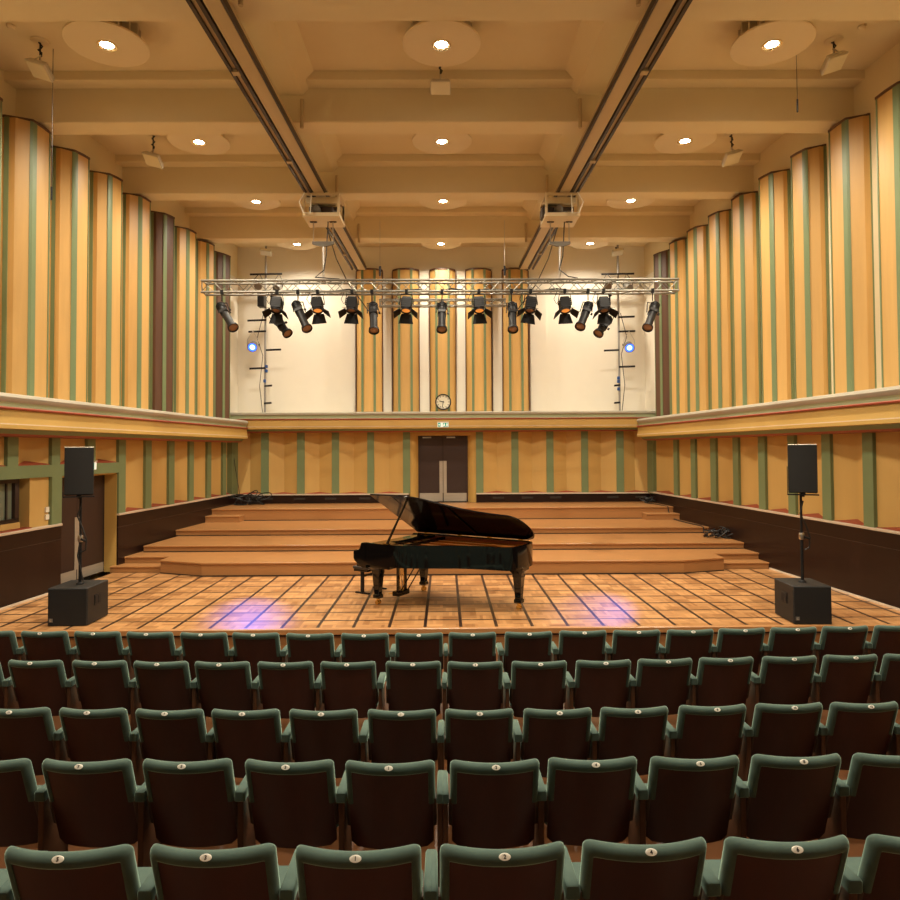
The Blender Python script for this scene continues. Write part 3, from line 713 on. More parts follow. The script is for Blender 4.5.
# lighting truss --------------------------------------------------------------------
YT = 13.62; tw = .235
pa, pb = onY(201, 279.8, YT), onY(679, 279.8, YT)
zT, zBt = (pa.z+pb.z)/2, onY(440, 291.2, YT).z
def truss(label, xa, xb, y, zt, zb, dep, loc, r=.024):
    t = thing('lighting_truss', label, 'truss', ((xa+xb)/2, y, zb))
    for yy in (y, y+dep):
        for z in (zt, zb): obj('chord', MB().tube([(xa,yy,z),(xb,yy,z)], r, 10), M['alu'], t)
    n = int((xb-xa)/.22); st = (xb-xa)/n
    faces = [lambda k: (y, zt if k % 2 else zb), lambda k: (y+dep, zb if k % 2 else zt), lambda k: (y+dep*(k % 2), zt), lambda k: (y+dep*((k+1) % 2), zb)]
    for f in faces:
        q = MB()
        for k in range(n):
            a_, b2 = f(k), f(k+1)
            q.tube([(xa+st*k, a_[0], a_[1]), (xa+st*(k+1), b2[0], b2[1])], .009, 6)
        obj('lattice', q, M['alu'], t)
    for x in (xa+.02, xb-.02):
        q = MB()
        for a_, b2 in (((y,zt),(y,zb)),((y+dep,zt),(y+dep,zb)),((y,zt),(y+dep,zt)),((y,zb),(y+dep,zb))): q.tube([(x,*a_),(x,*b2)], .014, 6)
        obj('end_frame', q, M['alu'], t)
    return t
tr = truss('long aluminium lighting truss hung across the stage', pa.x, pb.x, YT, zT, zBt, .26, None)
for x0_, n_ in ((pa.x+.9,6),):
    q = MB(); q.tube([(pa.x+1.2,YT+.13,zBt+.05)]+[(pa.x+1.2+.35*k, YT+.13+.05*math.sin(k*2.1), zBt+.05+.02*math.sin(k*3)) for k in range(1,22)], .016, 6); obj('cable_run', q, M['rubber'], tr)
ps, pe = onY(379, 299.5, 17.0), onY(506, 299.5, 17.0)
t2 = truss('short aluminium truss hanging behind the lamp truss', ps.x, pe.x, 17.0, ps.z, onY(440,305.5,17.0).z, .16, None, .02)
for x in (ps.x+.02, pe.x-.02):
    obj('suspension_wire', MB().tube([(x,17.08,ps.z),(x,17.08,8.0 if False else ZBEAM+.4)], .008, 6), M['chrome'], t2)
    obj('wire_grip', MB().tube([(x,17.08,ps.z+.62),(x,17.08,ps.z+.86)], .028, 8), M['black_metal'], t2)

def orient(d): return Vector((0,0,-1)).rotation_difference(Vector(d).normalized()).to_matrix().to_4x4()
def clamp(t, x, y, zchord, zend):
    q = MB(); q.box(x-.03, x+.03, y-.035, y+.035, zchord-.05, zchord+.04); q.tube([(x,y,zchord-.04),(x,y,zend)], .014, 6); obj('hook_clamp', q, M['black_metal'], t, .006)
def yoke(t, c, w, zend):
    q = MB(); q.tube([c+Vector((-w,0,0)), c+Vector((-w,0,.05)), Vector((c.x-w*.8,c.y,zend)), Vector((c.x+w*.8,c.y,zend)), c+Vector((w,0,.05)), c+Vector((w,0,0))], .011, 6); obj('yoke', q, M['black_metal'], t)
def fresnel(label, px, py, y, zc, d=(0,-.42,-1), lit=False, group='fresnel lamps on the truss', sc=1):
    c = onY(px, py, y)
    t = thing('fresnel_lamp', label, 'stage lamp', c, group=group)
    clamp(t, c.x, y, zc, c.z+.22); yoke(t, c, .135, c.z+.22)
    Mx = Matrix.Translation(c) @ orient(d)
    obj('lamp_housing', MB().loft([[(-.085,-.10,.15),(.085,-.10,.15),(.085,.10,.15),(-.085,.10,.15)],[(-.10,-.11,.10),(.10,-.11,.10),(.10,.11,.10),(-.10,.11,.10)],[(-.10,-.11,-.12),(.10,-.11,-.12),(.10,.11,-.12),(-.10,.11,-.12)]], M=Mx), M['black_metal'], t, .012)
    q = MB()
    for k in range(4): q.box(-.107, .107, -.117, .117, -.07+.045*k, -.055+.045*k, Mx)
    obj('cooling_rib', q, M['black_metal'], t)
    obj('lamp_lens', MB().lathe([(.001,-.15),(.05,-.145),(.085,-.125),(.09,-.115)], 20, Mx), M['amber_lens' if lit else 'dim_lens'], t)
    obj('lens_rim', MB().lathe([(.088,-.115),(.088,-.15),(.105,-.15),(.105,-.115)], 20, Mx, cap=False), M['black_metal'], t)
    for k, (dx, dy) in enumerate(((0,-1),(0,1),(-1,0),(1,0))):
        w = .10; e = .13; l = .19; sp = .10 if dy else .13
        if dx: pts = [(dx*.105,-.10,-.14),(dx*.105,.10,-.14),(dx*(.105+sp),.12,-.14-l*.6),(dx*(.105+sp),-.12,-.14-l*.6)]
        elif dy < 0: pts = [(-.10,-.11,-.14),(.10,-.11,-.14),(.14,-.24,-.225),(-.14,-.24,-.225)]
        else: pts = [(-.10,.11,-.14),(.10,.11,-.14),(.15,.15,-.14-l*1.1),(-.15,.15,-.14-l*1.1)]
        off = Vector((dx*.006, dy*.006, .004))
        q = MB(); q.loft([[Vector(p) for p in pts], [Vector(p)+off for p in pts]], M=Mx); obj('barn_door', q, M['black_metal'], t)
    q = MB(); q.tube([(c.x-.15,y,zc),(c.x-.22,y,c.z+.12),(c.x-.17,y,c.z+.03),(c.x-.09,y+.05,c.z+.1)], .007, 5); obj('power_cable', q, M['rubber'], t)
    return t
def profile(label, p0, p1, y, zc, lean, lit=False, clampx=None, group='profile spotlights on the truss'):
    a = onY(*p0, y+.05); b_ = onY(*p1, y-lean)
    d = (b_-a); L = d.length; c = a + d*.35
    t = thing('profile_spotlight', label, 'stage lamp', c, group=group)
    cxx = onY(clampx, 292, y).x if clampx else c.x
    clamp(t, cxx, y, zc, c.z+.25); 
    q = MB(); q.tube([c+Vector((-.12,0,0)), Vector((cxx-.10,y,c.z+.22)), Vector((cxx+.10,y,c.z+.22)), c+Vector((.12,0,0))], .011, 6); obj('yoke', q, M['black_metal'], t)
    Mx = Matrix.Translation(a) @ orient(d)
    obj('lamp_housing', MB().lathe([(.001,.02),(.06,.02),(.082,-.02),(.086,-.16),(.075,-.2),(.066,-.24)], 20, Mx), M['black_metal'], t)
    q = MB()
    for k in range(3): q.lathe([(.086,-.03-.045*k),(.098,-.035-.045*k),(.098,-.05-.045*k),(.086,-.055-.045*k)], 20, Mx, cap=False)
    obj('cooling_rib', q, M['black_metal'], t)
    obj('gate_block', MB().box(-.085, .085, -.085, .085, -.32, -.22, Mx), M['black_metal'], t, .015)
    obj('lens_barrel', MB().lathe([(.07,-.30),(.076,-.34),(.076,-L+.08),(.104,-L+.05),(.107,-L),(.092,-L),(.088,-L+.02)], 22, Mx, cap=False), M['black_metal'], t)
    obj('lamp_lens', MB().lathe([(.001,-L+.005),(.05,-L+.01),(.098,-L+.03)], 20, Mx, cap=False), M['dim_lens'], t)
    obj('focus_knob', MB().box(.10, .14, -.015, .015, -.29, -.25, Mx), M['black_metal'], t)
    return t
zc = zBt
fres = [(277,'first',False),(317.6,'second',True),(352,'third',False),(406.5,'fourth',True),(479,'fifth',True),(530.6,'sixth',False),(564.8,'seventh',True),(603.6,'eighth',False)]
for k, (px, o_, lit) in enumerate(fres):
    fresnel('black fresnel lamp with barn doors, %s from the left on the truss%s' % (o_, ', amber lens glowing' if lit else ''), px, 305, YT, zc, lit=lit, d=((-.05 if k < 4 else .05) + (.14 if o_ == 'second' else 0) - (.22 if o_ == 'sixth' else 0), -.40, -1))
profs = [((220,305),(233.5,328),222,'first'),((295.5,303),(307.3,329),298,'second'),((373,304),(374,331),372,'third'),((442,304),(441.8,330),442,'fourth'),((512,304),(513,330),511.5,'fifth'),((589,304),(580,327),588,'sixth'),((655.5,304),(647.5,328),652.5,'seventh')]
for p0, p1, cxp, o_ in profs:
    profile('black profile spotlight, %s from the left on the truss' % o_, p0, p1, YT, zc, .38, clampx=cxp)
# two more spotlights and blue lamps hung on the rear chord
for lab, p0, p1, cxp in (('black spotlight behind the first barn door lamp on the truss',(275,318),(288,334),272),('black spotlight behind the last barn door lamp on the truss',(609,318),(598,334),610)):
    profile(lab, p0, p1, YT+.30, zc, .2, clampx=cxp, group='spotlights on the rear chord')

# lamp poles standing on the rear ledge -------------------------------------------------
YP = 19.75
def led(label, px, py, y, zbar, aim):
    c = onY(px, py, y); t = thing('led_spotlight', label, 'stage lamp', c, group='blue spotlights on the poles')
    d = (Vector(aim)-c).normalized(); d2 = Vector((d.x*.5, -1, -.45)).normalized()
    Mx = Matrix.Translation(c) @ orient(d2)
    obj('lamp_housing', MB().lathe([(.001,.25),(.09,.25),(.12,.18),(.13,-.06),(.14,-.08),(.14,-.10),(.12,-.10),(.12,-.07)], 20, Mx), M['grey_motor'], t)
    obj('lamp_lens', MB().lathe([(.07,-.085),(.122,-.08)], 20, Mx, cap=False), M['led_blue'], t)
    obj('lens_core', MB().lathe([(.001,-.088),(.072,-.086)], 20, Mx, cap=False), M['led_core'], t)
    q = MB(); q.tube([c+Vector((-.15,0,0)), c+Vector((-.15,0,.2)), (c.x,y,zbar-.03), c+Vector((.15,0,.2)), c+Vector((.15,0,0))], .012, 6); obj('yoke', q, M['chrome'], t)
    obj('tail_fin', MB().box(-.17,.17,-.02,.02,.12,.2,Mx), M['black_metal'], t)
    l = bpy.data.lights.new('led_beam', 'SPOT'); l.energy = 1000; l.color = (.10,.16,1); l.spot_size = R(8); l.spot_blend = 1; l.shadow_soft_size = .05
    o = bpy.data.objects.new('led_beam', l); C.objects.link(o); o.parent = t
    o.location = d2*.12; o.rotation_euler = d.to_track_quat('-Z','Y').to_euler()
for s, sd in ((-1,'left'),(1,'right')):
    pts = ((266,246),(264.9,410)) if s < 0 else ((617.6,245),(619.8,409))
    a, b_ = onY(*pts[0], YP), onY(*pts[1], YP)
    t = thing('lamp_pole', '%s upright metal lamp pole with black crossbars on the rear ledge' % sd, 'pole', (b_.x, YP, 3.40), group='lamp poles')
    obj('pole', MB().tube([(b_.x,YP,3.40),(a.x,YP,a.z)], .032, 10), M['grey_pole'], t)
    obj('pole_foot', MB().lathe([(.12,3.40),(.12,3.42),(.04,3.44)], 16, Matrix.Translation((b_.x,YP,0))), M['black_metal'], t)
    bars = [(250,282,273.8),(247.5,266,320),(248.5,266,331.2),(266,281,349.5),(249.5,265.5,368),(264.5,272,385.5),(264,271.5,402.8)] if s < 0 else \
           [(601.5,634,273.6),(610,618.5,333 if False else 313.2),(618.5,634.5,316.5),(618.5,635,331),(604,619,350),(619,635,366.3),(614.2,620,385),(614.2,620,402.4)]
    for xa, xb, py in bars:
        p, q_ = onY(xa, py+(.6 if s < 0 else .6), YP-.08), onY(xb, py, YP-.08)
        obj('crossbar', MB().tube([p, q_], .028, 8), M['black_metal'], t)
    for py in ((378,381.5,389) if s > 0 else (366.5,371,381)):
        p = onY((265.6 if s < 0 else 619.4)+(.8 if py < 375 else -.9), py, YP-.05)
        obj('blue_clamp', MB().box(p.x-.035, p.x+.035, p.y-.04, p.y+.04, p.z-.045, p.z+.045), M['blue_tape'], t, .01)
    q = MB(); q.tube([(b_.x+.05*s,YP-.05,3.42),(b_.x+.14*s,YP-.06,4.2),(b_.x+.05*s,YP-.05,5.1),(b_.x+.2*s,YP-.1,5.6),(b_.x+.04*s,YP-.05,6.3)], .01, 6); obj('pole_cable', q, M['rubber'], t)
    lp = (252.8, 346.5) if s < 0 else (629.2, 347)
    aim = onZ(*((250,617) if s < 0 else (588,609)), 0)
    led('blue glowing spotlight on the %s lamp pole' % sd, *lp, YP-.25, onY(lp[0], 331.5, YP).z, aim)
    p = onY(266 if s < 0 else 617.6, 252.5, YP-.1)
    fl = thing('pole_floodlight', 'pale floodlight clamped near the top of the %s lamp pole' % sd, 'floodlight', p, group='pole floodlights')
    Mx = Matrix.Translation(p) @ Matrix.Rotation(-.15*s, 4, 'Y') @ Matrix.Rotation(-.5, 4, 'X')
    obj('lamp_housing', MB().box(-.17,.17,-.12,.10,-.05,.05,Mx), M['lamp_grey'], fl, .02)
    obj('lamp_glass', MB().box(-.14,.14,-.128,-.118,-.035,.035,Mx), M['flood_glass'], fl)
    obj('bracket', MB().tube([p+Vector((0,.05,.04)), p+Vector((-.03,.09,.18))], .02, 6), M['black_metal'], fl)
    # dark lamps hung on the upper crossbar
    for k, px in enumerate((258, 278) if s < 0 else (608, 628)):
        c = onY(px, 285 + 2*k, YP-.25)
        lm = thing('small_spotlight', '%s small spotlight on the top crossbar of the %s pole' % (('left','right')[k], sd), 'stage lamp', c, group='small spotlights on the poles')
        Mx = Matrix.Translation(c) @ orient((.3*s*(1 if k else -1), -1, -.7))
        obj('lamp_housing', MB().lathe([(.001,.16),(.08,.16),(.11,.1),(.11,-.12),(.10,-.12)], 18, Mx), M['grey_motor'], lm)
        obj('lamp_lens', MB().lathe([(.001,-.10),(.105,-.105)], 18, Mx, cap=False), M['blue_tape'], lm)
        zb2 = onY(px, 273.8, YP-.08).z
        q = MB(); q.tube([c+Vector((-.13,0,0)), c+Vector((-.13,0,.15)), (c.x,c.y+.15,zb2), c+Vector((.13,0,.15)), c+Vector((.13,0,0))], .012, 6); obj('yoke', q, M['black_metal'], lm)
c = onY(262, 300, YP-.2)
lm = thing('small_spotlight', 'dark spotlight clamped to the left pole just below the truss', 'stage lamp', c, group='small spotlights on the poles')
obj('lamp_housing', MB().box(c.x-.10,c.x+.10,c.y-.15,c.y+.12,c.z-.22,c.z+.2), M['black_metal'], lm, .02)
obj('clamp_arm', MB().tube([c, (onY(265.8,300,YP).x, YP, c.z+.1)], .02, 6), M['blue_tape'], lm)

# clock and exit signs -------------------------------------------------------------
c = onY(443.2, 402, YB+.2); rc = .235
t = thing('wall_clock', 'round black rimmed clock standing above the rear door', 'clock', (c.x, c.y, c.z))
Mx = Matrix.Translation(c) @ Matrix.Rotation(PI/2, 4, 'X')
obj('clock_rim', MB().lathe([(rc-.035,.05),(rc-.01,.055),(rc,.03),(rc,-.05),(rc-.035,-.05)], 40, Mx, cap=False), M['black_metal'], t)
obj('clock_face', MB().lathe([(.001,.03),(rc-.03,.03),(rc-.03,-.04),(.001,-.04)], 40, Mx), M['clock_face'], t)
q = MB()
for k in range(12):
    Mk = Mx @ Matrix.Rotation(2*PI*k/12, 4, 'Z'); q.box(-.009,.009,rc-.085,rc-.045,.028,.035,Mk)
obj('hour_marks', q, M['ink'], t)
def hand(n, ang, l, w):
    Mk = Mx @ Matrix.Rotation(-ang, 4, 'Z'); obj(n, MB().box(-w,w,-.03,l,.034,.042,Mk), M['ink'], t)
hand('hour_hand', R(285), .115, .011); hand('minute_hand', R(190), .165, .008)
def exit_sign(label, c, w, h, axis):
    t = thing('exit_sign', label, 'sign', c, group='emergency exit signs')
    Mx = Matrix.Translation(c) @ Matrix.Rotation(axis, 4, 'Z')
    obj('sign_box', MB().box(-w/2,w/2,0,.06,-h/2,h/2,Mx), M['sign_white'], t, .005)
    obj('sign_hood', MB().box(-w/2-.01,w/2+.01,-.01,.07,h/2,h/2+.03,Mx), M['dado'], t)
    g = MB(); g.box(-w*.46,-w*.22,-.006,0,-h*.42,h*.42,Mx); g.box(-w*.02,w*.46,-.006,0,-h*.42,h*.42,Mx); obj('green_field', g, M['sign_green'], t)
    # running figure, door and arrow in white
    f = MB(); X = w*.10
    f.box(X-.012,X+.012,-.012,-.005,h*.18,h*.34,Mx)
    f.loft([[(X-.03,y,-h*.1),(X+.012,y,-h*.1),(X+.03,y,h*.16),(X-.008,y,h*.16)] for y in (-.012,-.005)], M=Mx)
    f.loft([[(X-.03,y,-h*.36),(X-.012,y,-h*.36),(X+.005,y,-h*.1),(X-.02,y,-h*.1)] for y in (-.012,-.005)], M=Mx)
    f.loft([[(X+.03,y,-h*.34),(X+.046,y,-h*.30),(X+.012,y,-h*.05),(X-.006,y,-h*.1)] for y in (-.012,-.005)], M=Mx)
    f.box(w*.30,w*.42,-.012,-.005,-h*.32,h*.32,Mx); obj('white_pictogram', f, M['sign_white'], t)
    a_ = MB(); a_.loft([[(-w*.42,y,0),(-w*.34,y,h*.28),(-w*.34,y,-h*.28)] for y in (-.012,-.005)], M=Mx); a_.box(-w*.34,-w*.26,-.012,-.005,-h*.09,h*.09,Mx); obj('white_arrow', a_, M['sign_white'], t)
p = onY(443, 424.8, YB-.50); exit_sign('green exit sign on the ledge over the rear door', p, .31, .13, 0)
p = onY(94.5, 466.5, 12.0); p = Vector((XL(12.6,.06), 12.6, 2.02)); p = onW(86.5, 466, LA+.10, LB)
exit_sign('green exit sign on the left wall beside the loudspeaker', p, .30, .13, .0)

# ================================================================== ON THE STAGE
# subwoofers, poles, loudspeakers
def box_at(x0, x1, y0, y1, z0, z1): return MB().box(x0,x1,y0,y1,z0,z1)
for s, sd in ((-1,'left'),(1,'right')):
    if s < 0: fl, fr, yf, zt = -5.35, -4.82, 9.235, .510
    else: fl, fr, yf, zt = 4.63, 5.13, 9.06, .507
    rz = (.02 if s < 0 else -.06); cx_ = (fl+fr)/2; dep = .60
    t = thing('subwoofer', 'black subwoofer box on the %s front of the stage floor' % sd, 'subwoofer', (cx_, yf, 0), rz, 'subwoofers')
    w = (fr-fl)/2
    obj('cabinet', MB().box(-w,w,.012,dep,0.006,zt), M['black_plastic'], t, .01, local=True)
    obj('front_grille', MB().box(-w+.006,w-.006,0,.02,.006,zt-.008), M['grille'], t, .006, local=True)
    xs_ = -s*w
    hs = -s
    hp = obj('side_handle', MB().box(min(xs_,xs_+hs*.008),max(xs_,xs_+hs*.008),.19,.37,.235,.375), M['black_metal'], t, local=True)
    q = MB()
    for yy in (.205,.29): q.box(min(xs_,xs_+hs*.011),max(xs_,xs_+hs*.011),yy,yy+.065,.255,.355)
    obj('recess_shade', q, M['shadow_gap'], hp, local=True)  # raised black squares, painted as the shade of hollow grips
    lx = (-w+.05) if s < 0 else (-w+.05)
    q = MB().box(lx-.025,lx+.025,-.006,.002,.055,.105); obj('badge', q, M['grey_motor'], t, local=True)
    q = MB(); q.box(lx-.012,lx+.012,-.008,-.005,.068,.072); q.box(lx-.012,lx+.012,-.008,-.005,.088,.092); q.box(lx-.012,lx-.008,-.008,-.005,.068,.092); obj('badge_mark', q, M['lamp_grey'], t, local=True)
    q = MB()
    for a_ in (-w+.05, w-.05):
        for b2 in (.06, dep-.06): q.lathe([(.025,0),(.025,.014)], 12, Matrix.Translation((a_,b2,0)))
    obj('rubber_foot', q, M['rubber'], t, local=True)
    # pole
    yp = yf+.30; pxl = onY(80 if s < 0 else 802.5, 585, yp).x
    zl = 1.75 if s < 0 else 1.735
    t = thing('speaker_pole', 'black speaker pole standing on the %s subwoofer' % sd, 'pole', (pxl, yp, zt), 0, 'speaker poles')
    obj('lower_tube', MB().tube([(pxl,yp,zt),(pxl,yp,1.13)], .021, 12), M['black_metal'], t)
    obj('upper_tube', MB().tube([(pxl,yp,1.13),(pxl,yp,zl)], .017, 12), M['black_metal'], t)
    obj('base_flange', MB().lathe([(.05,zt),(.05,zt+.012),(.028,zt+.03)], 16, Matrix.Translation((pxl,yp,0))), M['black_metal'], t)
    obj('collar', MB().lathe([(.03,1.09),(.034,1.1),(.034,1.17),(.03,1.18)], 14, Matrix.Translation((pxl,yp,0))), M['chrome'], t)
    obj('collar_knob', MB().tube([(pxl+.02,yp-.02,1.13),(pxl+.10,yp-.03,1.10)], .016, 8), M['black_metal'], t)
    q = MB(); q.tube([(pxl+.02,yp-.02,1.62),(pxl-.03,yp-.03,1.45),(pxl+.04,yp-.03,1.3),(pxl+.10,yp-.03,1.12),(pxl+.09,yp-.03,.98),(pxl+.02,yp-.03,.95)], .010, 6)
    if s < 0: q.tube([(pxl+.02,yp-.02,1.2),(pxl-.025,yp-.02,.9),(pxl+.02,yp-.02,.7),(pxl+.06,yp-.02,.53)], .010, 6)
    obj('cable_loop', q, M['rubber'], t)
    # loudspeaker
    xl, xr = (onY(64.5,470,yp-.2).x, onY(93,470,yp-.2).x) if s < 0 else (onY(788.5,470,yp-.2).x, onY(817,470,yp-.2).x)
    hw = (xr-xl)/2*.93; xc = pxl + (-.012 if s < 0 else .022)
    t = thing('loudspeaker', 'black loudspeaker on top of the %s speaker pole' % sd, 'loudspeaker', (xc, yp, zl), (.42 if s < 0 else -.44), 'loudspeakers')
    H_ = .655
    obj('cabinet', MB().prism([(-hw,-.19),(hw,-.19),(hw*.72,.2),(-hw*.72,.2)], 0, H_), M['black_plastic'], t, .012, local=True)
    n = 10; arc = [(-hw+.008+(2*hw-.016)*k/n, -.195-.022*math.sin(PI*k/n)) for k in range(n+1)]
    obj('front_grille', MB().prism(arc+[(hw-.008,-.18),(-hw+.008,-.18)], .015, H_-.012), M['grille'], t, local=True)
    obj('top_edge', MB().prism([(-hw,-.19),(hw,-.19),(hw*.72,.2),(-hw*.72,.2)], H_-.004, H_+.006), M['lamp_grey'], t, .004, local=True)
    q = MB(); q.box(-hw-.012,hw+.012,-.20,-.16,-.03,-.012); q.box(-hw-.012,-hw-.004,-.2,-.16,-.03,H_*.55 if s > 0 else .05); q.box(-.03,.03,-.18,.03,-.03,0); obj('mount_bracket', q, M['black_metal'], t, local=True)
    obj('pole_socket', MB().lathe([(.03,-.06),(.03,0)], 12), M['black_metal'], t, local=True)

# ---- grand piano: u runs from the keyboard to the tail, v from the treble side to the spine
TH = R(32); PO = Vector((-1.385, 10.44, 0))
pn = thing('grand_piano', 'black concert grand piano with raised lid on the stage', 'piano', PO, -TH)
LEN = 2.425; WID = 1.46
def cr(pts, n=6):
    out = []
    P = [pts[0]]+pts+[pts[-1]]
    for i in range(1, len(P)-2):
        for k in range(n):
            t_ = k/n; a, b, c, d = (Vector(p) for p in P[i-1:i+3])
            out.append(.5*((2*b)+(-a+c)*t_+(2*a-5*b+4*c-d)*t_**2+(-a+3*b-3*c+d)*t_**3))
    out.append(Vector(pts[-1])); return out
bent = cr([(.55,0),(.80,.015),(1.05,.10),(1.35,.27),(1.65,.43),(1.95,.52),(2.16,.56),(2.31,.60),(2.395,.74),(LEN,.96),(2.405,1.20),(2.335,1.37),(2.20,WID)])
outer = [Vector((.0,0))] + [Vector((.25,0))] + bent + [Vector((0,WID))]
def offset(poly, d):
    n = len(poly); res = []
    for i in range(n):
        a, b, c = poly[i-1], poly[i], poly[(i+1) % n]
        e1, e2 = (b-a), (c-b)
        n1 = Vector((-e1.y, e1.x)).normalized() if e1.length > 1e-6 else Vector((0,0)); n2 = Vector((-e2.y, e2.x)).normalized() if e2.length > 1e-6 else n1
        m_ = (n1+n2); m_ = m_.normalized() if m_.length > 1e-6 else n1
        res.append(b + m_*d/max(.4, m_.dot(n1)))
    return res
rimline = [Vector((.20,0))] + bent + [Vector((.20,WID))]          # open line: treble side round the tail to the spine
inn = offset(rimline, .055); inn[0] = Vector((.20,.055)); inn[-1] = Vector((.20,WID-.055))
inn2 = offset(rimline, .085); inn2[0] = Vector((.20,.085)); inn2[-1] = Vector((.20,WID-.085))
ZRB, ZRT = .615, .945
q = MB(); q.loft([[(p.x,p.y,z) for p in rimline] + [(p.x,p.y,z) for p in inn[::-1]] for z in (ZRB, ZRT)], cap=False)
n = len(rimline)
for z in (ZRB, ZRT):
    k = len(q.v); q.v += [Vector((p.x,p.y,z)) for p in rimline] + [Vector((p.x,p.y,z)) for p in inn]
    q.f += [(k+i, k+i+1, k+n+i+1, k+n+i) for i in range(n-1)]
obj('rim', q, M['piano'], pn, local=True)
q = MB(); q.loft([[(p.x,p.y,z) for p in inn] + [(p.x,p.y,z) for p in inn2[::-1]] for z in (.78, .925)], cap=False)
for z in (.925,):
    k = len(q.v); q.v += [Vector((p.x,p.y,z)) for p in inn] + [Vector((p.x,p.y,z)) for p in inn2]
    q.f += [(k+i, k+i+1, k+n+i+1, k+n+i) for i in range(n-1)]
obj('inner_rim', q, M['mahogany'], pn, local=True, label='reddish inner rim')
obj('bottom_frame', MB().prism([(p.x,p.y) for p in inn], ZRB+.02, .70), M['piano'], pn, local=True)
obj('soundboard', MB().prism([(p.x,p.y) for p in inn], .78, .795), M['mahogany'], pn, local=True)
plate = offset(rimline, .13); plate = [p for p in plate if p.x > .5]
pl_ = MB(); pl_.prism([(p.x,p.y) for p in plate], .845, .862)
for v0 in (.35, .6, .85, 1.1): pl_.box(.52, 1.3+(v0-.3)*1.1, v0-.014, v0+.014, .86, .90)
obj('iron_plate', pl_, M['gold_plate'], pn, local=True)
q = MB()
for k in range(60):
    v_ = .15+k*.0205; u_ = .62+(2.05-.35)*min(1, max(.12, (v_-.05)/1.15)); q.box(.62, u_, v_-.0012, v_+.0012, .889, .892)
obj('strings', q, M['brass'], pn, local=True)
q = MB()
for k in range(44): q.box(.80, .83, .16+k*.026, .178+k*.026, .89, .935)
obj('dampers', q, M['piano'], pn, local=True)
obj('front_deck', MB().box(.20,.58,.05,WID-.05,.90,.928), M['piano'], pn, .006, local=True)
q = MB(); Mx = Matrix.Translation((.50,0,.93)) @ Matrix.Rotation(R(-8), 4, 'Y'); q.box(-.25,.0,.4,1.06,0,.015,Mx); obj('music_desk', q, M['piano'], pn, local=True)
# arms (cheeks) with the scroll, key bed, keys
for v0, v1 in ((0,.085),(WID-.085,WID)):
    prof = [(.205,.56),(.205,ZRT),(.115,ZRT),(.10,.93),(.09,.89),(.075,.855),(.05,.835),(.0,.83),(-.035,.815),(-.045,.79),(-.045,.70),(-.02,.66),(.02,.63),(.09,.58),(.13,.56)]
    prof = [(u+.02, z) for u, z in prof]
    obj('arm', MB().loft([[(u,v,z) for u, z in prof] for v in (v0, v1)]), M['piano'], pn, .006, local=True)
obj('key_bed', MB().box(.0,.62,.05,WID-.05,.565,.66), M['piano'], pn, .008, local=True)
q = MB()
for k in range(52):
    w_ = 1.22/52; q.box(.03,.19,.12+k*w_+.0008,.12+(k+1)*w_-.0008,.70,.735)
obj('white_keys', q, M['ivory'], pn, local=True)
q = MB()
for k in range(51):
    if k % 7 in (1,2,4,5,6) or k % 7 == 1:
        w_ = 1.22/52; q.box(.085,.19,.12+(k+1)*w_-.006,.12+(k+1)*w_+.006,.735,.748)
obj('black_keys', q, M['piano'], pn, local=True)
obj('key_slip', MB().box(.0,.03,.085,WID-.085,.66,.72), M['piano'], pn, local=True)
obj('fall_board', MB().box(.19,.22,.085,WID-.085,.66,.90), M['piano'], pn, local=True)
# lid (rotated about the spine)
PHI = R(28.4)
hinge = Matrix.Translation((0, WID+.005, ZRT+.004)) @ Matrix.Rotation(-PHI, 4, 'X') @ Matrix.Translation((0, -WID-.005, 0))
lo = [Vector((.13,-.02)), Vector((.575,-.02))] + offset(rimline, -.02)[3:-2] + [Vector((2.22, WID+.005))]
main = lo[1:] + [Vector((.575, WID+.005))]
q = MB(); q.prism([(p.x,p.y) for p in main], 0, .024, hinge); lid = obj('lid', q, M['piano_lid'], pn, .004, local=True)
q = MB(); q.box(.17,.57,-.02,WID+.005,0,.024,hinge); obj('lid_flap', q, M['piano_lid'], pn, .004, local=True)
q = MB(); q.box(1.36,1.40,.30,WID-.12,-.016,.0,hinge); obj('lid_batten', q, M['piano'], pn, local=True)
q = MB()
for u_ in (.35,1.0,1.55,2.1): q.box(u_-.03,u_+.03,WID-.02,WID+.02,ZRT-.03,ZRT+.012)
obj('hinge', q, M['brass'], pn, local=True)
top = hinge @ Vector((.80,.10,-.004))
obj('lid_prop', MB().tube([(.575,.05,ZRT-.01), top], [.02,.014], 8), M['piano'], pn, local=True)
obj('prop_socket', MB().box(.53,.62,.02,.08,ZRT-.01,ZRT+.012), M['brass'], pn, local=True)
# legs
def leg(u_, v_):
    q = MB()
    def sq(h, z): return [(u_-h,v_-h,z),(u_+h,v_-h,z),(u_+h,v_+h,z),(u_-h,v_+h,z)]
    q.loft([sq(.115,.63),sq(.115,.58),sq(.075,.53),sq(.072,.48),sq(.066,.47),sq(.044,.16),sq(.058,.15),sq(.058,.10)])
    lg = obj('leg', q, M['piano'], pn, .006, local=True)
    q = MB(); q.lathe([(.03,.10),(.03,.075),(.018,.07)], 14, Matrix.Translation((u_,v_,0)))
    for o_ in (-.024,.024): q.lathe([(.001,-.012),(.034,-.012),(.034,.012),(.001,.012)], 16, Matrix.Translation((u_,v_+o_,.035)) @ Matrix.Rotation(PI/2, 4, 'X'))
    q.box(u_-.02,u_+.02,v_-.014,v_+.014,.03,.08)
    obj('caster', q, M['brass'], lg, local=True)
leg(.32,.17); leg(.36,1.36); leg(2.31,.95)
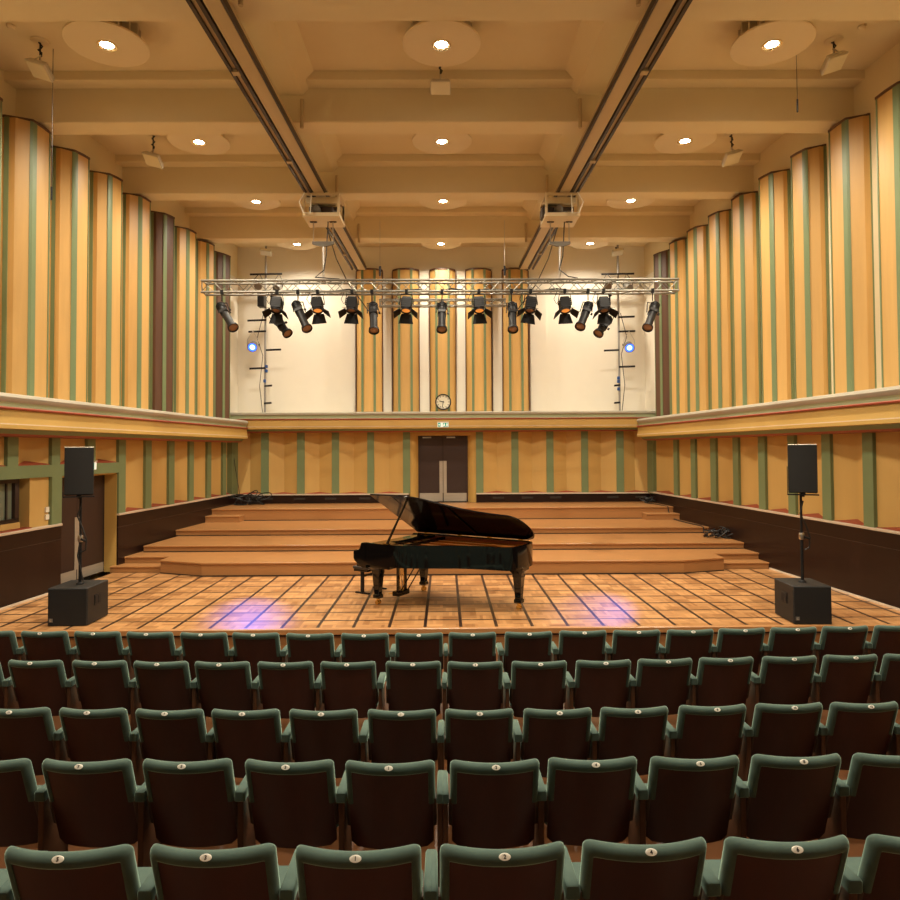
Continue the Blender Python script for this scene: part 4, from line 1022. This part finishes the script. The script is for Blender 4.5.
# pedal lyre
q = MB(); q.box(.42,.46,.50,.54,.13,.60); q.box(.42,.46,.70,.74,.13,.60); obj('lyre_post', q, M['piano'], pn, .005, local=True)
obj('pedal_box', MB().box(.36,.49,.47,.77,.075,.15), M['piano'], pn, .01, local=True)
for v_ in (.54,.62,.70): obj('pedal', MB().box(.25,.38,v_-.02,v_+.02,.085,.10), M['brass'], pn, .006, local=True)
q = MB(); q.tube([(.47,.52,.12),(.80,.52,.62)], .010, 6); q.tube([(.47,.72,.12),(.80,.72,.62)], .010, 6); obj('lyre_brace', q, M['piano'], pn, local=True)
q = MB()
for v_ in (.57,.62,.67): q.tube([(.44,v_,.13),(.44,v_,.60)], .009, 6)
obj('pedal_rod', q, M['brass'], pn, local=True)

# piano bench
bc = onZ(364, 590, 0)
bc = Vector((-1.235, 11.40, 0))
t = thing('piano_bench', 'low black piano bench behind the keyboard end', 'bench', bc, -TH)
obj('cushion', MB().box(-.16,.16,-.30,.30,.40,.455), M['leather'], t, .018, local=True)
obj('seat_frame', MB().box(-.14,.14,-.28,.28,.365,.40), M['piano'], t, local=True)
for v_ in (-.23,.23):
    obj('leg', MB().box(-.028,.028,v_-.02,v_+.02,.02,.37), M['black_metal'], t, .004, local=True)
    obj('foot_bar', MB().box(-.14,.14,v_-.02,v_+.02,0,.025), M['black_metal'], t, .004, local=True)
obj('stretcher', MB().box(-.02,.02,-.21,.21,.27,.30), M['black_metal'], t, local=True)

# loose cables -----------------------------------------------------------------
def heap(label, c, rx, ry, h, n, seed, r=.012):
    rnd = random.Random(seed); q = MB()
    for k in range(n):
        a0 = rnd.uniform(0, 2*PI); cx2, cy2 = c[0]+rnd.uniform(-rx,rx)*.6, c[1]+rnd.uniform(-ry,ry)*.5; rr = rnd.uniform(.4,1)
        zc2 = c[2]+r+rnd.uniform(0,h)*.6; tl = rnd.uniform(-.9,.9)
        pts = [(cx2+math.cos(a0+2*PI*j/14)*rx*.5*rr, cy2+math.sin(a0+2*PI*j/14)*ry*.6*rr, max(c[2]+r, zc2+math.sin(2*PI*j/14+k)*h*.5*tl)) for j in range(16)]
        q.tube(pts, r, 6)
    return tag(obj('cable_heap', q, M['rubber'], at=c), label, 'cable', 'loose cable heaps')
c = onY(250, 501, 19.1); heap('tangled black cable heap on the platform in the left rear corner', (c.x, 19.1, .83), .62, .28, .42, 14, 1)
c = onY(652, 497, 19.1); heap('black cable bundle on the platform in the right rear corner', (c.x-.1, 19.1, .83), .25, .2, .2, 7, 2)
c = onY(718, 534, 14.9); heap('coiled black cable heap on the right end of the steps', (c.x+.05, 14.9, .385), .36, .26, .24, 13, 3)
c = onZ(63, 580, 0); heap('small black cable coil on the floor by the left stage door', (c.x+.05, c.y+.2, 0), .13, .14, .14, 6, 4)
q = MB(); pts = [onY(664,500,18.6), onY(678,504.5,17.9), onY(684,507,17.85), onY(685,514,17.75), onY(692,521,17.2), onY(703,525,16.2)]
pts = [(5.55,18.9,.85),(5.72,18.2,.85),(5.82,17.76,.83),(5.83,17.74,.7),(5.85,17.4,.545),(5.9,16.6,.537),(5.98,15.9,.537),(5.98,15.74,.52),(5.97,15.74,.42),(5.9,15.3,.40),(5.75,15.1,.40)]
tag(obj('stage_cable', MB().tube(pts, .014, 6), M['rubber'], at=pts[0]), 'black cable running down the right end of the steps', 'cable')
a = onY(233, 436, 19.3); q = MB().tube([(a.x,19.3,2.55),(a.x+.06,19.25,2.0),(a.x+.22,19.2,1.15),(a.x+.3,19.1,.85)], .008, 6)
tag(obj('hanging_cable', q, M['rubber'], at=(a.x,19.3,2.55)), 'thin black cable hanging in the left rear corner', 'cable', 'corner cables')
a = onY(658.5, 436, 19.2); q = MB().tube([(a.x,19.15,2.55),(a.x-.02,19.15,1.9),(a.x,19.15,1.2),(a.x-.05,19.1,.85)], .01, 6)
tag(obj('hanging_cable', q, M['rubber'], at=(a.x,19.15,2.55)), 'thin black cable hanging in the right rear corner', 'cable', 'corner cables')

# ================================================================== SEATS
SW = .475; TILT = R(19)
def curve_x(x): return -.056*(1-(2*x/SW)**2)                # the back wraps round: the middle lies nearer the camera
def back_pt(x, h, d):
    """x across, h down from the top edge along the back, d out of the back towards the sitter"""
    y = curve_x(x) + h*math.sin(TILT) + d*math.cos(TILT)
    return (x, y, -h*math.cos(TILT) + d*math.sin(TILT))
TOPZ = .835
def sheet(x0, x1, h0, h1, d0, d1, nx=10, nh=3, topround=0):
    mb = MB(); rings = []
    for i in range(nx+1):
        x = x0+(x1-x0)*i/nx; ring = []
        for j in range(nh+1): ring.append(back_pt(x, h0+(h1-h0)*j/nh, d0))
        for j in range(nh, -1, -1): ring.append(back_pt(x, h0+(h1-h0)*j/nh, d1))
        rings.append([(p[0], p[1], p[2]+TOPZ) for p in ring])
    return mb.loft(rings)
seat = thing('theatre_seat', 'x', 'seat', (0,0,0))
# padded roll round the top and the upper sides, one horseshoe
def horseshoe():
    hw, rr, ws, wt, hb = SW/2, .034, .036, .054, .262
    out, inn_ = [], []
    for k in range(7): h = hb-(hb-.075)*k/6; out.append((-hw, h)); inn_.append((-hw+ws, h))
    for k in range(7):
        a = PI/2*k/6
        out.append((-hw+rr-rr*math.cos(a), rr-rr*math.sin(a))); inn_.append((-hw+ws+.006-.006*math.cos(a), wt+.006-.006*math.sin(a)))
    for k in range(1, 10): x = (-hw+rr)+(2*hw-2*rr)*k/10; out.append((x, 0)); inn_.append(((-hw+ws+.006)+(2*hw-2*ws-.012)*k/10, wt))
    for k in range(7):
        a = PI/2*(1-k/6)
        out.append((hw-rr+rr*math.cos(a), rr-rr*math.sin(a))); inn_.append((hw-ws-.006+.006*math.cos(a), wt+.006-.006*math.sin(a)))
    for k in range(7): h = .075+(hb-.075)*k/6; out.append((hw, h)); inn_.append((hw-ws, h))
    mb = MB(); rings = []
    for (xo, ho), (xi, hi) in zip(out, inn_):
        ring = []
        for t_, d in ((1,-.006),(.96,-.012),(.75,-.0165),(.45,-.018),(.2,-.014),(.06,-.005),(0,.008),(.05,.021),(.2,.027),(1,.028)):
            p = back_pt(xo+(xi-xo)*t_, ho+(hi-ho)*t_, d); ring.append((p[0], p[1], p[2]+TOPZ))
        rings.append(ring)
    return mb.loft(rings)
obj('back_padding', horseshoe(), M['velvet'], seat, 0, 62, local=True)
# plywood back with rounded bottom corners
mb = MB(); nx = 14; rings = []
for i in range(nx+1):
    x = -SW/2+.012+(SW-.024)*i/nx; e = max(0, (abs(2*x/SW)-.80)/.20)
    hb = .555-.05*e*e
    ring = [(lambda p: (p[0],p[1],p[2]+TOPZ))(back_pt(x, h, d)) for h, d in ((.05,-.008),(.2,-.008),(.35,-.008),(hb,-.008),(hb,.012),(.35,.012),(.05,.012))]
    rings.append(ring)
mb.loft(rings); obj('back_panel', mb, M['seat_wood'], seat, local=True)
# front upholstery and tipped-up cushion (towards the stage)
mb = sheet(-SW/2+.03, SW/2-.03, .07, .50, .012, .05); obj('back_cushion', mb, M['velvet'], seat, .012, local=True)
Ms = Matrix.Translation((0, .27, .385)) @ Matrix.Rotation(R(4), 4, 'X')
obj('seat_cushion', MB().box(-SW/2+.012, SW/2-.012, -.04, .28, -.04, .04, Ms), M['velvet'], seat, .02, local=True)
for s in (-1, 1):
    mb = MB(); sec = []
    rings = []
    for h in (.24, .33, .42):
        rings.append([(lambda p: (p[0],p[1],p[2]+TOPZ))(back_pt(x, h, d)) for x, d in ((s*(SW/2-.014),-.012),(s*(SW/2+.006),-.012),(s*(SW/2+.006),.03),(s*(SW/2-.014),.03))])
    mb.loft(rings); obj('side_rail', mb, M['bracket'], seat, .002, local=True)
# plaque
pc = back_pt(0, .006, -.0085); Mp = Matrix.Translation((0, pc[1]-.0005, pc[2]+TOPZ)) @ Matrix.Rotation(R(90)-TILT-R(8), 4, 'X')
mb = MB(); n = 24
mb.loft([[(.022*k_*math.cos(2*PI*i/n), .0125*k_*math.sin(2*PI*i/n), z) for i in range(n)] for k_, z in ((1,-.003),(1,.0015),(.9,.0025))], M=Mp)
plaque = obj('number_plaque', mb, M['plaque'], seat, local=True)
def arm(parent, s, w, xc):
    x0, x1 = xc-w/2, xc+w/2
    zt = .645
    mb = MB(); mb.loft([[(x0,.045,zt-.058),(x1,.045,zt-.058),(x1,.045,zt-.008),(x1-.008,.045,zt),(x0+.008,.045,zt),(x0,.045,zt-.008)],
                        [(x0,.31,zt-.045),(x1,.31,zt-.045),(x1,.31,zt-.006),(x1-.008,.31,zt+.002),(x0+.008,.31,zt+.002),(x0,.31,zt-.006)],
                        [(x0,.335,zt-.04),(x1,.335,zt-.04),(x1,.335,zt-.03),(x1-.008,.335,zt-.025),(x0+.008,.335,zt-.025),(x0,.335,zt-.03)]])
    a_ = obj('armrest', mb, M['velvet'], parent, .006, local=True)
    b2 = obj('standard', MB().box(xc-min(.016,w*.4), xc+min(.016,w*.4), .06, .30, 0, zt-.05), M['standard_wood'], parent, .004, local=True)
    return a_, b2
tmp = {}
for key, s, w, xc in (('L', 1, .058, .27), ('R', -1, .058, -.27), ('CL', 1, .036, .262), ('CR', -1, .036, -.262)):
    a_, b2 = arm(None, s, w, xc); tmp[key] = (a_.data, b2.data); bpy.data.objects.remove(a_); bpy.data.objects.remove(b2)
seat_parts = [(c.name.split('.')[0], c.data) for c in seat.children]
for c in list(seat.children): bpy.data.objects.remove(c)
bpy.data.objects.remove(seat)
numcache = {}
def numeral(n):
    if n not in numcache:
        cu = bpy.data.curves.new('numeral', 'FONT'); cu.body = str(n); cu.size = .019; cu.align_x = 'CENTER'; cu.align_y = 'CENTER'; cu.extrude = .0006; cu.offset = .0006
        to = bpy.data.objects.new('numeral', cu); C.objects.link(to); bpy.context.view_layer.update()
        me = bpy.data.meshes.new_from_object(to.evaluated_get(bpy.context.evaluated_depsgraph_get())); me.name = 'numeral'
        bpy.data.objects.remove(to); me.materials.clear(); me.materials.append(M['ink']); numcache[n] = me
    return numcache[n]
PZ = pc[2]+TOPZ
ROWS = [
 ('row nearest the stage', .515, [(-14,633.4),(39.6,633.7),(92.9,634),(146,634.6),(200.5,635.1),(253,635.3),(308,636),(363.8,636),(418.8,635.6)], [(472.8,635),(529.7,634.4),(584.7,633.1),(639,632.6),(693.4,632),(745.5,630.8),(797.8,629.8),(850,628.5),(902.5,627.6)]),
 ('second row from the stage', .53, [(-34,663.2),(29.8,663.5),(94.4,663.8),(156.7,664.6),(218.8,665),(283,665.1),(346.6,665),(412.7,664.8)], [(475.4,665),(540.7,664.5),(606,663.5),(668.5,662),(730.4,660.6),(794.4,659.4),(856,658),(917,657)]),
 ('middle row', .545, [(-68,712),(9,712.4),(86.8,713),(164.5,714),(242,714.2),(321,714.4),(400.9,714.5)], [(479.8,714),(559.8,713.3),(638,711.9),(717.4,709.8),(794.9,708),(871.2,706.9),(948,706)]),
 ('second row from the camera', .70, [(-24,766.4),(78.7,766.8),(181.6,766.6),(285.5,767.4),(388.7,768.4)], [(496.2,767.6),(596,765),(700.5,763.8),(804,761.8),(907,760.4)]),
 ('row nearest the camera', .856, [(-92,861),(57.9,859.4),(205.8,857.6),(355.4,858.8)], [(504.8,856.8),(651.2,852.2),(797.4,849.6),(944,847)]),
]
def add_part(nm, data, parent):
    o = bpy.data.objects.new(nm, data); C.objects.link(o); o.parent = parent; return o
for name, pz, left, right in ROWS:
    left_r = left[::-1]
    allp = [onZ(x, y, pz) for x, y in left+right]
    for side, lst in (('left', left_r), ('right', right)):
        for k, (x, y) in enumerate(lst):
            idx = (len(left)-1-k) if side == 'left' else len(left)+k
            p = allp[idx]; a, b_ = allp[max(0, idx-1)], allp[min(len(allp)-1, idx+1)]
            rz = math.atan2(b_.y-a.y, b_.x-a.x)*.8 + random.uniform(-.008,.008)
            loc = Vector((p.x, p.y, 0)) - Matrix.Rotation(rz, 3, 'Z') @ Vector((0, pc[1], 0)); loc.z = pz-PZ
            lab = 'green padded seat, %s %s of centre gap, %s' % (ordn[k], side, name)
            t = thing('theatre_seat', lab, 'seat', loc, rz, 'theatre seats')
            for nm, d in seat_parts:
                o = add_part(nm, d, t)
                if nm == 'number_plaque':
                    nb = add_part('numeral', numeral(2*k+1 if side == 'left' else 2*k+2), o); nb.matrix_local = Mp @ Matrix.Translation((0,0,.003))
            key = ('L' if side == 'left' else 'R') if k else ('CL' if side == 'left' else 'CR')
            add_part('armrest', tmp[key][0], t); add_part('standard', tmp[key][1], t)

# ================================================================== camera, world, view
cam = bpy.data.cameras.new('camera'); co = bpy.data.objects.new('camera', cam); C.objects.link(co)
cam.sensor_width = 36; cam.sensor_fit = 'HORIZONTAL'; cam.lens = FPX/900*36
cam.shift_x = (450-CX)/900; cam.shift_y = -(450-CY)/900
cam.clip_start = .05; cam.clip_end = 200
Mc = Matrix((RT, UP, -_f)).transposed().to_4x4(); Mc.translation = (0,0,EYE)
co.matrix_world = Mc
bpy.context.scene.camera = co
w = bpy.data.worlds.new('world'); bpy.context.scene.world = w; w.use_nodes = True
w.node_tree.nodes['Background'].inputs['Color'].default_value = (.02,.014,.008,1)
w.node_tree.nodes['Background'].inputs['Strength'].default_value = .3
sc = bpy.context.scene
vs = sc.view_settings
vs.view_transform = 'Standard'; vs.look = 'None'; vs.gamma = 1; vs.use_curve_mapping = False
vs.exposure = 0.42
sc.cycles.max_bounces = 8; sc.cycles.diffuse_bounces = 5; sc.cycles.glossy_bounces = 4
sc.cycles.use_denoising = True
sc.cycles.sample_clamp_indirect = 6
